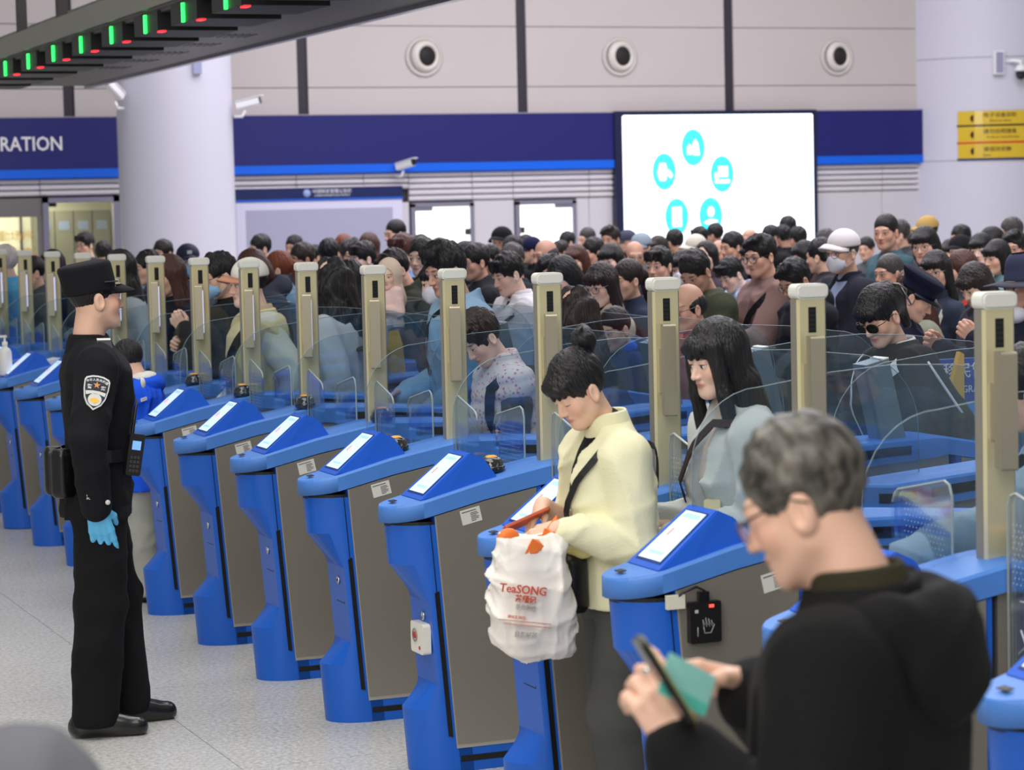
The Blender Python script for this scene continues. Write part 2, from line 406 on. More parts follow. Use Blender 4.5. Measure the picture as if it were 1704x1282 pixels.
# vertical joint and things on the right column
def on_col(px, cy, r, cx, off=0.0):   # point on the right column's front at world x
    return cy-math.sqrt(max(r*r-(px-cx)**2, 0))-off
cs = empty('warning_sign', (0, 0, 0), 0, 'yellow three-row warning sign with dark and red bars on the right column', 'sign')
def arc_piece(x0, x1, z0, z1, m, nm, par, off, th=.01, n=10):
    v = []; f = []
    for i in range(n+1):
        x = x0+(x1-x0)*i/n
        for o_ in (off, off+th):
            y = on_col(x, 32.25, 1.5, 21.0, o_); v += [(x, y, z0), (x, y, z1)]
    for i in range(n):
        a = i*4; b = a+4; f += [(a, a+1, b+1, b), (a+2, b+2, b+3, a+3), (a+1, a+3, b+3, b+1), (a, b, b+2, a+2)]
    f += [(0, 2, 3, 1), (n*4, n*4+1, n*4+3, n*4+2)]
    return MB().add(v, f).build(nm, m, par)
M_yel = mat('sign_yellow', (214, 180, 42), .22, coat=.6)
for i, (z0, z1) in enumerate(((2.965, 3.165), (2.715, 2.94), (2.475, 2.69))):
    arc_piece(19.90, 20.80, z0, z1, M_yel, 'sign_row', cs, .02)
for z, m in ((2.94, M_black), (2.69, mat('sign_red', (196, 40, 28), .4)), (2.45, mat('sign_navy', (26, 36, 92), .4))):
    arc_piece(19.89, 20.81, z, z+.026, m, 'sign_bar', cs, .02, .014)
for tx, x, z, s in (('电子设备自助', 20.40, 3.10, .075), ('Electronic device', 20.40, 3.02, .042), ('请勿拍照摄像', 20.40, 2.86, .075), ('No Photos, Taking Film Please', 20.44, 2.78, .036), ('请保持安静', 20.36, 2.60, .075), ('Quiet', 20.22, 2.52, .042)):
    t = text('sign_text', tx, s, (x, 0, z), (R(90), 0, 0), mat('sign_ink', (40, 34, 22), .5), cs, .002)
    me = t.data
    for vv in me.vertices:
        wx = x+vv.co.x; vv.co.z = -(on_col(wx, 32.25, 1.5, 21.0, .032))+vv.co.z*.5
for z in (3.06, 2.82, 2.58):
    c = [(20.06+.05*math.cos(2*math.pi*i/10), z+.055*math.sin(2*math.pi*i/10)*(1 if i % 2 else .6)) for i in range(10)]
    y = on_col(20.06, 32.25, 1.5, 21.0, .035)
    MB().prism(c, 'y', y, y+.006).build('sign_symbol', mat('sign_ink2', (60, 34, 26), .5), cs)
def wall_camera(nm, loc, ang, lab, tilt=-18, arm=True):
    r = empty(nm, loc, ang, lab, 'camera')
    T = Matrix.Rotation(R(-tilt), 4, 'X')
    MB().prism(rrect(-.05, .05, -.045, .045, .02), 'y', -.30, -.02, M=T).build('housing', M_white_p, r)
    MB().prism(rrect(-.042, .042, -.038, .038, .015), 'y', -.312, -.298, M=T).build('lens_window', M_black, r)
    MB().prism([(-.056, .045), (.056, .045), (.056, .055), (-.056, .055)], 'y', -.35, -.02, M=T).build('sun_shield', M_white_p, r)
    MB().tube([(0, -.12, -.05), (0, -.08, -.12), (0, .02, -.12)], .018).build('bracket', M_white_p, r)
    return r
wall_camera('security_camera', (6.72, 28.22, 3.30), R(-55), 'white bullet security camera on the left side of the white column', 35)
wall_camera('security_camera', (8.05, 28.15, 3.19), R(62), 'white bullet security camera on the right side of the white column', 12)
wall_camera('security_camera', (11.30, WY-.12, 2.50), R(30), 'white bullet security camera over the notice board', 12)
tag(MB().box(7.46, 7.56, 27.78, 27.84, 3.55, 3.80).build('wall_speaker', mat('speaker_grey', (150, 154, 186), .5)), 'flat grey loudspeaker high on the white column', 'speaker')
y = on_col(20.50, 32.25, 1.5, 21)
sp_ = empty('wall_speaker', (20.36, y-.02, 3.86), R(-12), 'flat grey loudspeaker high on the big right column', 'speaker')
MB().box(-.075, .075, -.02, .06, -.17, .17).build('case', M_white_p, sp_); MB().box(-.05, .06, -.026, -.019, -.15, .15).build('grille', mat('speaker_grille', (150, 150, 176), .6), sp_)
dc = empty('dome_camera', (20.60, y-.02, 3.80), 0, 'white dome security camera with dark globe on the right column', 'camera')
MB().tube([(-.12, .10, .06), (-.05, -.08, .085), (.03, -.16, .07), (.03, -.16, .0)], .028).build('arm', M_white_p, dc)
MB().lathe([(.0, .02), (.05, .015), (.085, -.03), (.09, -.075), (.0, -.075)], (.03, -.16, 0), 20).build('shroud', M_white_p, dc)
MB().lathe([(.076, -.075), (.076, -.13), (.05, -.185), (0, -.20)], (.03, -.16, 0), 20).build('globe', mat('dome_dark', (26, 30, 40), .12), dc)

# overhead lane gantry
ga = empty('lane_gantry', (3.84, 11, 3.2), 0, 'long grey overhead gantry with lane lights hanging above the gate row', 'gantry')
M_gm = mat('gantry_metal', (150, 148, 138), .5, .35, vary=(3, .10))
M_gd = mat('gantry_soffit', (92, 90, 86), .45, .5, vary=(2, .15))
Y0, Y1 = -1.5, 13.0
MB().box(.0, .05, Y0, Y1, .055, .21).build('fascia', M_gm, ga)
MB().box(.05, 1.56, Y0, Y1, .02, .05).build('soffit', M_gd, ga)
MB().box(1.5, 1.56, Y0, Y1, -.005, .24).build('edge_rail', mat('edge_rail', (178, 176, 190), .3, .6), ga)
MB().box(.30, 1.4, Y0, Y1, .05, .34).build('housing', M_gm, ga)
pm = MB().box(-.035, .035, -.05, .05, 0, 2.2).mesh('hanger_post', [mat('hanger_dark', (44, 40, 36), .5)])
for k, y in enumerate([13.9+1.52*i for i in range(8)]):
    o = link('hanger_post', pm, ga); o.location = (.12, y-11, .2)
lou = MB()
for q in range(5): lou.box(-.004, .004, -.18, .18, q*.035, q*.035+.014)
lm = lou.mesh('louvre', [M_black])
for i in range(7):
    o = link('louvre', lm, ga); o.location = (.298, 3.3+1.52*i, .17)
lo2 = MB()
for q in range(6): lo2.box(q*.05, q*.05+.018, -.15, .15, -.003, .003)
l2 = lo2.mesh('louvre', [M_black])
for i in range(5):
    o = link('louvre', l2, ga); o.location = (.95, 6.2+.95*i, .018)
M_gl = mat('lane_green', (40, 255, 90), .4, emit=3.2); M_rl = mat('lane_red', (255, 40, 50), .4, emit=2.2)
bxm = MB().box(0, .52, -.19, .42, 0, .125).mesh('display_box', [mat('box_black', (20, 19, 18), .5)])
grm = MB().box(-.014, .0, -.016, .016, 0, .115).mesh('green_light', [M_gl]); rdm = MB().box(.0, .035, .07, .16, -.009, .0).mesh('red_light', [M_rl])
for k in range(-3, 9):
    y = 14.6+.9434*k
    o = link('display_box', bxm, ga); o.location = (.03, y-11-.12, -.09)
    l_ = link('green_light', grm, o); l_.location = (0, .10, .0); l_ = link('red_light', rdm, o); l_.location = (.02, -.26, 0)

# ------------------------------------------------------------------ automatic border gates
M_blue = mat('gate_blue', (20, 92, 196), .38, spec=.45, vary=(5, .06))
M_blue_lit = mat('gate_blue_lightened', (76, 130, 210), .48, spec=.4, vary=(9, .10))  # same blue paint, lightened as if reflecting the bright ceiling
M_steel = mat('brushed_steel', (158, 152, 141), .36, .55, bump=(40, .05, (.3, .3, 12)), vary=(2, .07))
M_trim = mat('panel_trim', (196, 192, 182), .35, .6)
M_post = mat('post_champagne', (226, 216, 172), .30, .42, vary=(3, .06))
M_posts = mat('post_side_steel', (168, 162, 150), .32, .6)
M_cap = mat('post_cap_frosted', (222, 222, 214), .5, emit=.0)
M_slot = mat('slot_black', (12, 12, 15), .5)
M_slit = mat('screen_bezel', (24, 44, 110), .4)
M_disp = mat('gate_display', (186, 212, 252), .35, emit=.72)
M_tablet = mat('tablet_glow', (205, 205, 250), .3, emit=.9)
M_gl1 = glass_mat('side_glass', (.90, .94, .965), .035)
M_gle = mat('glass_edge', (128, 150, 156), .25, spec=.6)
M_acr = glass_mat('acrylic_leaf', (.96, .975, .975), .05, .05)
M_acre = mat('acrylic_edge', (186, 192, 186), .25, spec=.6)
M_etch = mat('etched_white', (196, 206, 212), .6)
XC = [0, .10, .34, .60, .65, .90, 1.41, 1.92, 2.17, 2.22, 2.48, 2.72, 2.82]
ZC = [.938, .953, 1.012, 1.060, 1.066, 1.058, 1.020, 1.058, 1.066, 1.060, 1.012, .953, .938]
TH = [.058, .060, .064, .066, .07, .088, .088, .088, .08, .066, .064, .060, .058]
def ztop(x): return float(np.interp(x, XC, ZC))
WG = .12
def half_w(x):      # plan outline of the cover: rounded noses
    for e in (x, 2.82-x):
        if e < .15: return WG*math.sqrt(max(0, 1-((.15-e)/.15)**2))**.9
    return WG
def lean(z): return .075*(.94-z)
def cover_mesh():
    xs = [0, .004, .015, .035, .06, .09, .12, .15]+[.20, .34, .47, .60, .65, .75, .90, 1.15, 1.41]
    xs = xs+[2.82-x for x in xs[-2::-1]]
    v = []; f = []; n = len(xs)
    for x in xs:
        w_ = max(half_w(x), .004); z = ztop(x); t = float(np.interp(x, XC, TH)); c = min(.008, w_*.4)
        for y, zz in ((-w_, z-t), (-w_, z-.008), (-w_+c, z), (w_-c, z), (w_, z-.008), (w_, z-t)): v.append((x, y, zz))
    for i in range(n-1):
        a = i*6; b = a+6
        for k in range(5): f.append((a+k, b+k, b+k+1, a+k+1))
        f.append((a+5, b+5, b, a))
    f.append((0, 1, 2, 3, 4, 5)); f.append(tuple((n-1)*6+k for k in range(5, -1, -1)))
    m = MB().add(v, f, 0, False)
    me = m.mesh('cover', [M_blue_lit])
    sm = [abs(p.normal.z) < .5 and abs(p.normal.y) < .995 for p in me.polygons]
    me.polygons.foreach_set('use_smooth', sm); return me
def nose_mesh(mir):
    """front end: head block, recessed column, foot; slices with the rounded plan outline clipped to each slice's front"""
    ts = [R(a) for a in range(-90, 91, 12)]
    pl = [(.155-.150*math.cos(t), .113*math.sin(t)) for t in ts]
    sl = [(.0, .0), (.225, .0), (.31, .105), (.60, .105), (.735, .0), (.873, .0)]
    v = []; f = []; n = len(pl)+2
    for z, xc in sl:
        row = [(.205, -.113)]+[(max(x, xc), y) for x, y in pl]+[(.205, .113)]
        for x, y in row:
            X = x+lean(z)+.008; v.append((2.82-X if mir else X, y, z))
    for i in range(len(sl)-1):
        for k in range(n-1):
            q = (i*n+k, i*n+k+1, (i+1)*n+k+1, (i+1)*n+k); f.append(q if mir else q[::-1])
        q = (i*n+n-1, i*n, (i+1)*n, (i+1)*n+n-1); f.append(q if mir else q[::-1])
    f.append(tuple(range(n))); f.append(tuple((len(sl)-1)*n+k for k in range(n)))
    m = MB().add(v, f, 0, False); me = m.mesh('end_housing', [M_blue])
    bm = bmesh.new(); bm.from_mesh(me); bmesh.ops.recalc_face_normals(bm, faces=bm.faces); bm.to_mesh(me); bm.free()
    me.polygons.foreach_set('use_smooth', [abs(p.normal.z) < .3 for p in me.polygons])
    me.attributes.new('sharp_edge', 'BOOLEAN', 'EDGE')
    bm = bmesh.new(); bm.from_mesh(me)
    for e in bm.edges: e.smooth = not (len(e.link_faces) == 2 and e.calc_face_angle(0) > .5)
    bm.to_mesh(me); bm.free(); return me
ME_joint = []
_pl = [(.20, -.110)]+[(.158-.148*math.cos(t)+.008, .110*math.sin(t)) for t in [R(a) for a in range(-90, 91, 12)]]+[(.20, .110)]
for q in (0, 1):
    ME_joint.append(MB().prism([(2.82-x, y) if q else (x, y) for x, y in _pl], 'z', .868, .884).mesh('cover_joint', [M_slot]))
    for s in (-1, 1):
        P = [(.136+lean(.874), .874), (.139+lean(.874), .874), (.139+lean(.62), .62), (.136+lean(.62), .62)]
        ME_joint.append(MB().prism([(2.82-x, z) if q else (x, z) for x, z in P], 'y', s*.1132, s*.1141).mesh('door_joint', [M_slot]))
ME_cover = cover_mesh(); ME_nose = [nose_mesh(0), nose_mesh(1)]
def plate(x0, x1, z0, zt, y, th, m, nm, ln=True, mir=False):
    """side plate whose front edge follows the lean and whose top follows the cover"""
    def L(z): return lean(z) if ln else 0
    P = [(x0+L(z0), z0), (x1+(0 if not mir else 0), z0)]
    xs = [x1-(x1-x0-L(.9))*i/6 for i in range(7)]
    P += [(x, (ztop(x)-float(np.interp(x, XC, TH))-.004) if zt is None else zt) for x in xs]
    if mir: P = [(2.82-x, z) for x, z in P][::-1]
    return MB().prism(P, 'y', y, y+th)
mb = plate(.155, .56, .0, None, -.113, .226, M_blue, 'f'); ME_frame = [mb.mesh('end_frame', [M_blue])]
ME_frame.append(plate(.155, .56, .0, None, -.113, .226, M_blue, 'f', mir=True).mesh('end_frame', [M_blue]))
def trimmed(y, s):
    return (plate(.158, .535, .085, None, y, s*.006, M_steel, 'p'))
ME_panel = []
for mir in (False, True):
    b = MB()
    for s in (-1, 1):
        q = plate(.160, .54, .098, None, s*.113, s*.005, M_steel, 'p', mir=mir); b.add(q.v, q.f, 0)
        q = plate(.156, .54, .084, None, s*.113, s*.0025, M_trim, 'p', mir=mir); b.add(q.v, q.f, 1)
    me = b.mesh('side_panel', [M_steel, M_trim])
    bm = bmesh.new(); bm.from_mesh(me); bmesh.ops.recalc_face_normals(bm, faces=bm.faces); bm.to_mesh(me); bm.free(); ME_panel.append(me)
b = MB()
for x0, x1 in ((.585, .985), (1.0, 1.405), (1.415, 1.82), (1.835, 2.235)):
    P = [(x0, 0), (x1, 0)]+[(x1-(x1-x0)*i/4, ztop(x1-(x1-x0)*i/4)-float(np.interp(x1-(x1-x0)*i/4, XC, TH))+.002) for i in range(5)]
    b.prism(P, 'y', -.100, .100)
ME_mid = b.mesh('middle_panels', [M_steel])
ME_drum = MB().lathe([(.113, 0), (.113, .905), (.118, .908), (.118, .975), (.0, .975)], (.685, 0, 0), 24).mesh('hinge_drum', [M_steel])
b = MB()
for s in (-1, 1):
    for x0, x1 in ((.78, 1.30), (1.36, 1.50), (1.56, 2.06)):
        P = []
        xs = [x0+(x1-x0)*i/5 for i in range(6)]
        P = [(x, ztop(x)-.060) for x in xs]+[(x, ztop(x)-.027) for x in xs[::-1]]
        b.prism(P, 'y', s*.1195, s*.1225)
ME_slots = b.mesh('side_slots', [M_slot])
b = MB()
for s in (-1, 1):
    P = [(.130+lean(.635), .635), (.130+lean(.13), .13), (.147+lean(.13), .125), (.147+lean(.64), .64)]
    b.prism(P, 'y', s*.1125, s*.1145)
    b.prism([(.235, .035), (.52, .035), (.52, .056), (.235, .056)], 'y', s*.1125, s*.1145)
ME_slits = b.mesh('vent_slots', [M_slot])
b = MB(); b.lathe([(.0, .0), (.017, .0), (.017, .006), (.010, .007), (.008, .003), (0, .003)], seg=16, M=Matrix.Translation((.105+lean(.53)+.008, -.02, .545)) @ Matrix.Rotation(R(-90), 4, 'Y') @ Matrix.Rotation(R(-4), 4, 'X'))
ME_lens = b.mesh('lock_button', [mat('chrome', (210, 210, 212), .15, 1)])
b = MB()
for p, q in (((-.055, .49), (.05, .49)), ((.05, .49), (.05, .55))):
    pass
b.box(-.0008, .0006, -.07, .03, -.0015, .0015, M=Matrix.Translation((.113+lean(.46), 0, .46)))
b.box(-.0008, .0006, -.0715, -.0685, .0, .10, M=Matrix.Translation((.113+lean(.46), 0, .46)))
ME_hatch = b.mesh('hatch_joint', [M_slot])
# sloped display pod
b = MB()
xf0, xt, xb = .112, .305, .405
zf, zt_, zb = ztop(.112)+.001, 1.112, ztop(.405)-.004
w0, w1 = .105, .088
v = [(xf0, -w0, zf), (xf0, w0, zf), (xt, -w1, zt_), (xt, w1, zt_), (xb-.045, -w1, zt_-.025), (xb-.045, w1, zt_-.025), (xb, -w1-.008, zb), (xb, w1+.008, zb), (xf0+.1, -w0, ztop(.212)-.01), (xf0+.1, w0, ztop(.212)-.01)]
f = [(0, 1, 3, 2), (2, 3, 5, 4), (4, 5, 7, 6), (0, 2, 4, 6, 8), (1, 9, 7, 5, 3), (0, 8, 9, 1), (8, 6, 7, 9)]
b.add(v, f); me = b.mesh('display_pod', [mat('pod_blue', (26, 94, 210), .38)])
bm = bmesh.new(); bm.from_mesh(me); bmesh.ops.recalc_face_normals(bm, faces=bm.faces)
bmesh.ops.bevel(bm, geom=list(bm.edges), offset=.004, segments=2, affect='EDGES'); bm.to_mesh(me); bm.free(); ME_pod = me
def on_slope(u, vv, off=.003):   # u along slope 0..1, vv across -1..1
    w_ = w0+(w1-w0)*u; nx, nz = -(zt_-zf), (xt-xf0); l = math.hypot(nx, nz)
    return (xf0+(xt-xf0)*u+nx/l*off, vv*w_, zf+(zt_-zf)*u+nz/l*off)
def slope_quad(u0, u1, v0, v1, o0, o1):
    p = [on_slope(u0, v0, o0), on_slope(u1, v0, o0), on_slope(u1, v1, o0), on_slope(u0, v1, o0)]
    q = [on_slope(u0, v0, o1), on_slope(u1, v0, o1), on_slope(u1, v1, o1), on_slope(u0, v1, o1)]
    return MB().add(p+q, [(0, 1, 2, 3), (4, 7, 6, 5), (0, 4, 5, 1), (1, 5, 6, 2), (2, 6, 7, 3), (3, 7, 4, 0)])
ME_bez = slope_quad(.10, .92, -.76, .76, .0005, .0018).mesh('display_bezel', [M_slit])
ME_dis = slope_quad(.13, .90, -.68, .70, .0019, .0026).mesh('display', [M_disp])
b = MB()
for u0, u1, v0, v1, mi in ((.80, .86, -.5, .5, 0), (.46, .58, -.18, .2, 1), (.50, .62, .25, .42, 2), (.22, .26, -.45, .45, 0)):
    q = slope_quad(u0, u1, v0, v1, .0026, .0031); b.add(q.v, q.f, mi)
ME_gfx = b.mesh('display_graphics', [mat('gfx_blue', (150, 190, 240), .4, emit=.7), mat('gfx_pink', (226, 190, 200), .4, emit=.7), mat('gfx_tan', (190, 160, 150), .4, emit=.5)])
ME_tab = MB().box(.037, .058, -.018, .018, -.0002, .0022, M=Matrix.Translation((0, 0, ztop(.048))) @ Matrix.Rotation(R(-8), 4, 'Y')).mesh('card_slot', [M_slot])
# face recognition post
b = MB(); P = [(-.046, -.012), (-.04, -.022), (.04, -.022), (.046, -.012), (.046, .018), (.04, .024), (-.04, .024), (-.046, .018)]
b.prism(P, 'z', 1.055, 1.683)
ME_post = b.mesh('post', [M_post]); 
b = MB(); b.box(-.0485, -.046, -.012, .018, 1.055, 1.683); b.box(.046, .0485, -.012, .018, 1.055, 1.683); ME_psd = b.mesh('post_edge', [M_posts])
me = MB().prism(rrect(-.052, .052, 1.683, 1.726, .016), 'y', -.028, .030).mesh('post_cap', [M_cap])
bm = bmesh.new(); bm.from_mesh(me); bmesh.ops.bevel(bm, geom=[e for e in bm.edges if e.calc_face_angle(0) > 1], offset=.006, segments=2, affect='EDGES'); bm.to_mesh(me); bm.free(); ME_pcap = me
b = MB(); b.box(-.013, .011, -.0235, -.021, 1.588, 1.660)
for k in range(5): b.box(-.012, .010, -.0245, -.023, 1.594+.013*k, 1.601+.013*k, 1)
ME_vent = b.mesh('sensor_window', [M_slot, mat('louvre_dark', (34, 34, 36), .3)])
T = Matrix.Translation((-.030, -.092, 0)) @ Matrix.Rotation(R(71), 4, 'Z')
ME_tbl = MB().prism(rrect(-.036, .036, 1.292, 1.582, .006), 'y', -.020, .020, M=T).mesh('camera_tablet', [mat('tablet_body', (168, 160, 140), .35, .6)])
ME_tbs = MB().box(-.030, .030, -.0203, -.0198, 1.33, 1.555, M=T).mesh('tablet_screen', [M_tablet])
ME_arm = MB().box(-.030, -.008, -.075, -.018, 1.36, 1.50).mesh('tablet_arm', [M_posts])
# half-moon side glass
def glass_outline():
    x0, x1, zt = .30, 1.62, 1.478
    p = [(x0, 1.02)]
    for i in range(9):
        a = math.pi-math.pi/2*i/8; p.append((x0+.22+.22*math.cos(a), 1.22+.215*math.sin(a)))
    p += [(.75, zt-.012), (.95, zt), (1.15, zt-.008)]
    for i in range(9):
        a = math.pi/2-math.pi/2*i/8; p.append((x1-.25+.25*math.cos(a), 1.19+.255*math.sin(a)))
    p += [(x1, 1.0)]
    return p
gp = glass_outline()
ME_glass = MB().prism(gp, 'y', .052, .060).mesh('side_glass', [M_gl1])
ME_gedge = MB().tube([(x, .056, z) for x, z in gp], .0013, 5).mesh('glass_edge', [M_gle])
gp2 = [(2.82-x+.02, z-.02) for x, z in gp][::-1]
ME_glass2 = MB().prism(gp2, 'y', -.060, -.052).mesh('side_glass', [M_gl1])
ME_gedge2 = MB().tube([(x, -.056, z) for x, z in gp2], .0013, 5).mesh('glass_edge', [M_gle])
ME_slab = MB().box(-.05, .05, -.05, .05, 0, .315, M=Matrix.Translation((2.02, -.02, 1.045)) @ Matrix.Rotation(R(-13), 4, 'Y')).mesh('entry_reader', [mat('reader_grey', (128, 138, 142), .4, .4)])
ME_slt = MB().box(.028, .05, -.05, .05, .315, .319, M=Matrix.Translation((2.02, -.02, 1.045)) @ Matrix.Rotation(R(-13), 4, 'Y')).mesh('entry_reader_light', [mat('reader_white', (235, 235, 230), .4)])
# swing leaves: local frame at the hinge, leaf runs towards +y (flipped for the other gate)
def leaf(wd, z0, zo, zi, nm):
    P = [(0, z0), (wd, z0)]
    P += [(wd, zi-.03), (wd-.012, zi-.006), (wd-.03, zi+.006)]
    P += [(.035, zo-.004), (.012, zo-.012), (0, zo-.04)]
    a = MB().prism(P, 'x', -.005, .005).mesh('leaf_panel', [M_acr])
    e = MB().tube([(0, y, z) for y, z in P[2:]+[P[0]]], .0036, 6).add([(-.0035, 0, z0), (.0035, 0, z0), (.0035, .004, z0), (-.0035, .004, z0)], [(0, 1, 2, 3)]).mesh('leaf_edge', [M_acre])
    et = MB()
    for q in ((.10, .88),):
        z = q[1]; et.tube([(-.006, .06, z+.10), (-.006, .16, z+.10), (-.006, .175, z+.085), (-.006, .175, z+.03)], .0022, 4); et.tube([(-.006, .05, z-.03), (-.006, .17, z+.055)], .002, 4)
        for k in range(4): et.tube([(-.006, .085+k*.015, z+.0), (-.006, .088+k*.017, z+.07-abs(k-1.5)*.008), (-.006, .098+k*.015, z)], .0016, 4)
        et.tube([(-.006, .085, z), (-.006, .09, z-.045), (-.006, .13, z-.045), (-.006, .145, z)], .0016, 4); et.tube([(-.006, .085, z-.01), (-.006, .062, z+.03)], .0022, 4)
    sg = et.mesh('hand_sign', [M_etch])
    dt = MB()
    for i in range(12):
        for j in range(11):
            y = .03+i*.0165+(j % 2)*.008; z = 1.02+j*.0145
            if y < wd-.02 and z < zi-.02: dt.add([(-.0058, y-.0024, z), (-.0058, y, z-.0024), (-.0058, y+.0024, z), (-.0058, y, z+.0024)], [(0, 1, 2, 3)])
    return a, e, sg, dt.mesh('dot_print', [M_etch])
LF_L = leaf(.235, .45, 1.245, 1.188, 'l'); LF_R = leaf(.29, .45, 1.245, 1.192, 'r')
GX, GY, GS = 2.77, 4.262, .9434
def gate(n, lab):
    r = empty('border_gate', (GX, GY+GS*n, 0), 0, lab, 'gate', 'row of blue automatic border gates')
    for me in ME_frame+ME_nose+ME_panel+[ME_cover, ME_mid, ME_drum, ME_slots, ME_slits, ME_lens, ME_hatch]+ME_joint:
        link(me.name.split('.')[0], me, r)
    pd = link('display_pod', ME_pod, r)
    for me in (ME_bez, ME_dis, ME_gfx, ): link(me.name.split('.')[0], me, pd)
    link('card_slot', ME_tab, r)
    ps = link('post', ME_post, r); ps.location = (.65, 0, 0)
    for me in (ME_psd, ME_pcap, ME_vent, ME_tbl, ME_tbs, ME_arm): link(me.name.split('.')[0], me, ps)
    for g_, e_ in ((ME_glass, ME_gedge), (ME_glass2, ME_gedge2)):
        gl = link('side_glass', g_, r); link('glass_edge', e_, gl)
    es = link('entry_reader', ME_slab, r); link('entry_reader_light', ME_slt, es)
    # leaves into the lanes on both sides of the gate
    for side, LF in ((-1, LF_L), (1, LF_R)):
        lf = link('swing_leaf', LF[0], r); lf.location = (.60, side*.125, 0)
        if side < 0: lf.scale = (1, -1, 1)
        link('leaf_edge', LF[1], lf); link('hand_sign', LF[2], lf)
        if n in (1, 2, 3, 8, 9) or (n == 4 and side > 0) : link('dot_print', LF[3], lf)
    return r
LAB = {0: 'nearest blue gate, its rounded end at the bottom right corner behind the man in black', 1: 'blue gate mostly hidden behind the grey-haired man, its tall post at the right edge',
       2: 'blue gate with a black card reader on its steel side', 3: 'blue gate right behind the white carrier bag', 4: 'blue gate with a white emergency call box on its end column',
       5: 'blue gate just left of the one with the white call box', 6: 'second blue gate left of the one with the white call box', 7: 'third blue gate left of the one with the white call box',
       8: 'blue gate just right of the officer, the walkie-talkie overlapping its end', 9: 'blue gate behind the boy in the blue jacket, mostly hidden', 10: 'blue gate hidden behind the standing officer',
       11: 'blue gate just left of the officer, its end fully in view', 12: 'blue gate at the left edge with the sanitizer bottle', 13: 'blue gate directly behind the one with the sanitizer bottle', 14: 'second blue gate beyond the one with the sanitizer bottle', 15: 'third blue gate beyond the one with the sanitizer bottle',
       16: 'fourth blue gate beyond the one with the sanitizer bottle', 17: 'fifth blue gate beyond the one with the sanitizer bottle', 18: 'sixth and last blue gate beyond the one with the sanitizer bottle'}
for n in range(0, 19):
    gate(n, LAB.get(n, 'blue gate far off at the end of the row beyond the left edge'))
# domed fingerprint scanners
pb = MB(); pb.lathe([(0, 0), (.036, 0), (.047, .010), (.049, .028), (.043, .030)], seg=24); pb.lathe([(.0435, .029), (.041, .046), (.030, .058), (.016, .062), (0, .063)], seg=24, mi=1)
pm1 = pb.mesh('scanner_body', [mat('scanner_black', (14, 14, 15), .18, coat=.6), mat('scanner_smoke', (30, 28, 28), .08, coat=1)])
pm2 = MB().lathe([(.022, .058), (.020, .064), (.012, .0665), (0, .067)], seg=18).mesh('scanner_window', [mat('scanner_amber', (232, 160, 60), .3, emit=.25)])
for n, x, y, lab in ((8, .575, -.075, 'black domed scanner on the fourth gate right of the officer\'s radio, below the white cap'), (7, .60, -.08, 'black domed scanner on the gate below the seventh post, left of the clear leaves'), (6, .64, -.085, 'black domed scanner at the foot of the post beside the plush panda'),
                     (5, .40, 0, 'black domed scanner behind the display of the gate left of the call box gate'), (4, .42, 0, 'black domed scanner behind the display of the call box gate'), (3, .715, -.07, 'black domed scanner behind the dotted leaf, beside the long-haired woman'),
                     (1, .69, -.095, 'large black domed scanner at the foot of the rightmost post'), (9, .58, -.075, 'black domed scanner behind the dotted leaves beside the boy'), (13, .35, 0, 'black domed scanner at the left edge behind the sanitizer bottle')):
    r = empty('fingerprint_scanner', (GX+x, GY+GS*n+y, ztop(x)-.004), 0, lab, 'scanner', 'black domed scanners on the gates')
    link('scanner_body', pm1, r); link('scanner_window', pm2, r)
# paper stickers on the steel sides
M_stk = mat('sticker_white', (214, 212, 206), .6); M_ink = mat('sticker_ink', (70, 70, 72), .7)
sb = MB().box(0, .075, -.001, .0, -.052, 0).mesh('sticker', [M_stk])
sl = MB()
for k in range(6): sl.box(.036, .036+(.026, .03, .022, .03, .028, .018)[k], -.0014, -.0009, -.018-.0055*k, -.0155-.0055*k)
sl.box(.006, .06, -.0014, -.0009, -.010, -.007)
slm = sl.mesh('print_lines', [M_ink])
for n in range(2, 9):
    x = .25; z = ztop(x)-.064-.012
    s_ = link('sticker', sb, None); s_.location = (GX+x if n != 2 else GX+.42, GY+GS*n-.1185, z if n != 2 else z+.01); s_.rotation_euler = (0, R(-12), 0)
    tag(s_, {2: 'white printed sticker beside the grey-haired man, on the card reader gate', 3: 'white printed sticker on the gate behind the carrier bag', 4: 'white printed sticker on the call box gate', 5: 'white printed sticker on the first gate left of the call box gate', 6: 'white printed sticker on the second gate left of the call box gate', 7: 'white printed sticker on the third gate left of the call box gate', 8: 'white printed sticker on the gate just right of the officer'}.get(n, 'white printed sticker on a gate behind the officer'), 'sticker', 'white stickers on the steel gate sides')
    link('print_lines', slm, s_)
# emergency call box on gate 4's column, card reader on gate 2
cb = empty('call_box', (GX+.105+lean(.47)+.006, GY+GS*4-.02, .415), 0, 'white emergency call box with a red button on the end column of a gate', 'call box')
MB().prism([(y, z) for y, z in rrect(-.062, .062, 0, .108, .012)], 'x', -.030, 0).build('case', mat('call_white', (232, 228, 216), .4), cb)
Q = Matrix.Translation((-.0305, .015, .062)) @ Matrix.Rotation(R(-90), 4, 'Y')
MB().lathe([(.022, 0), (.024, .003), (.019, .003)], seg=24, M=Q).build('button_ring', mat('call_grey', (150, 146, 140), .4), cb)
MB().lathe([(0, .005), (.011, .005), (.012, .0)], seg=20, M=Q).build('red_button', mat('call_red', (180, 52, 40), .4), cb)
MB().lathe([(0, .002), (.006, .002), (.007, .0)], seg=14, M=Matrix.Translation((-.0305, -.028, .022)) @ Matrix.Rotation(R(-90), 4, 'Y')).build('small_red_lamp', MATS['call_red'], cb)
cr_ = empty('card_reader', (GX+.19, GY+GS*2-.119, .755), 0, 'black card reader with a red light and cable on the steel side of a gate', 'card reader')
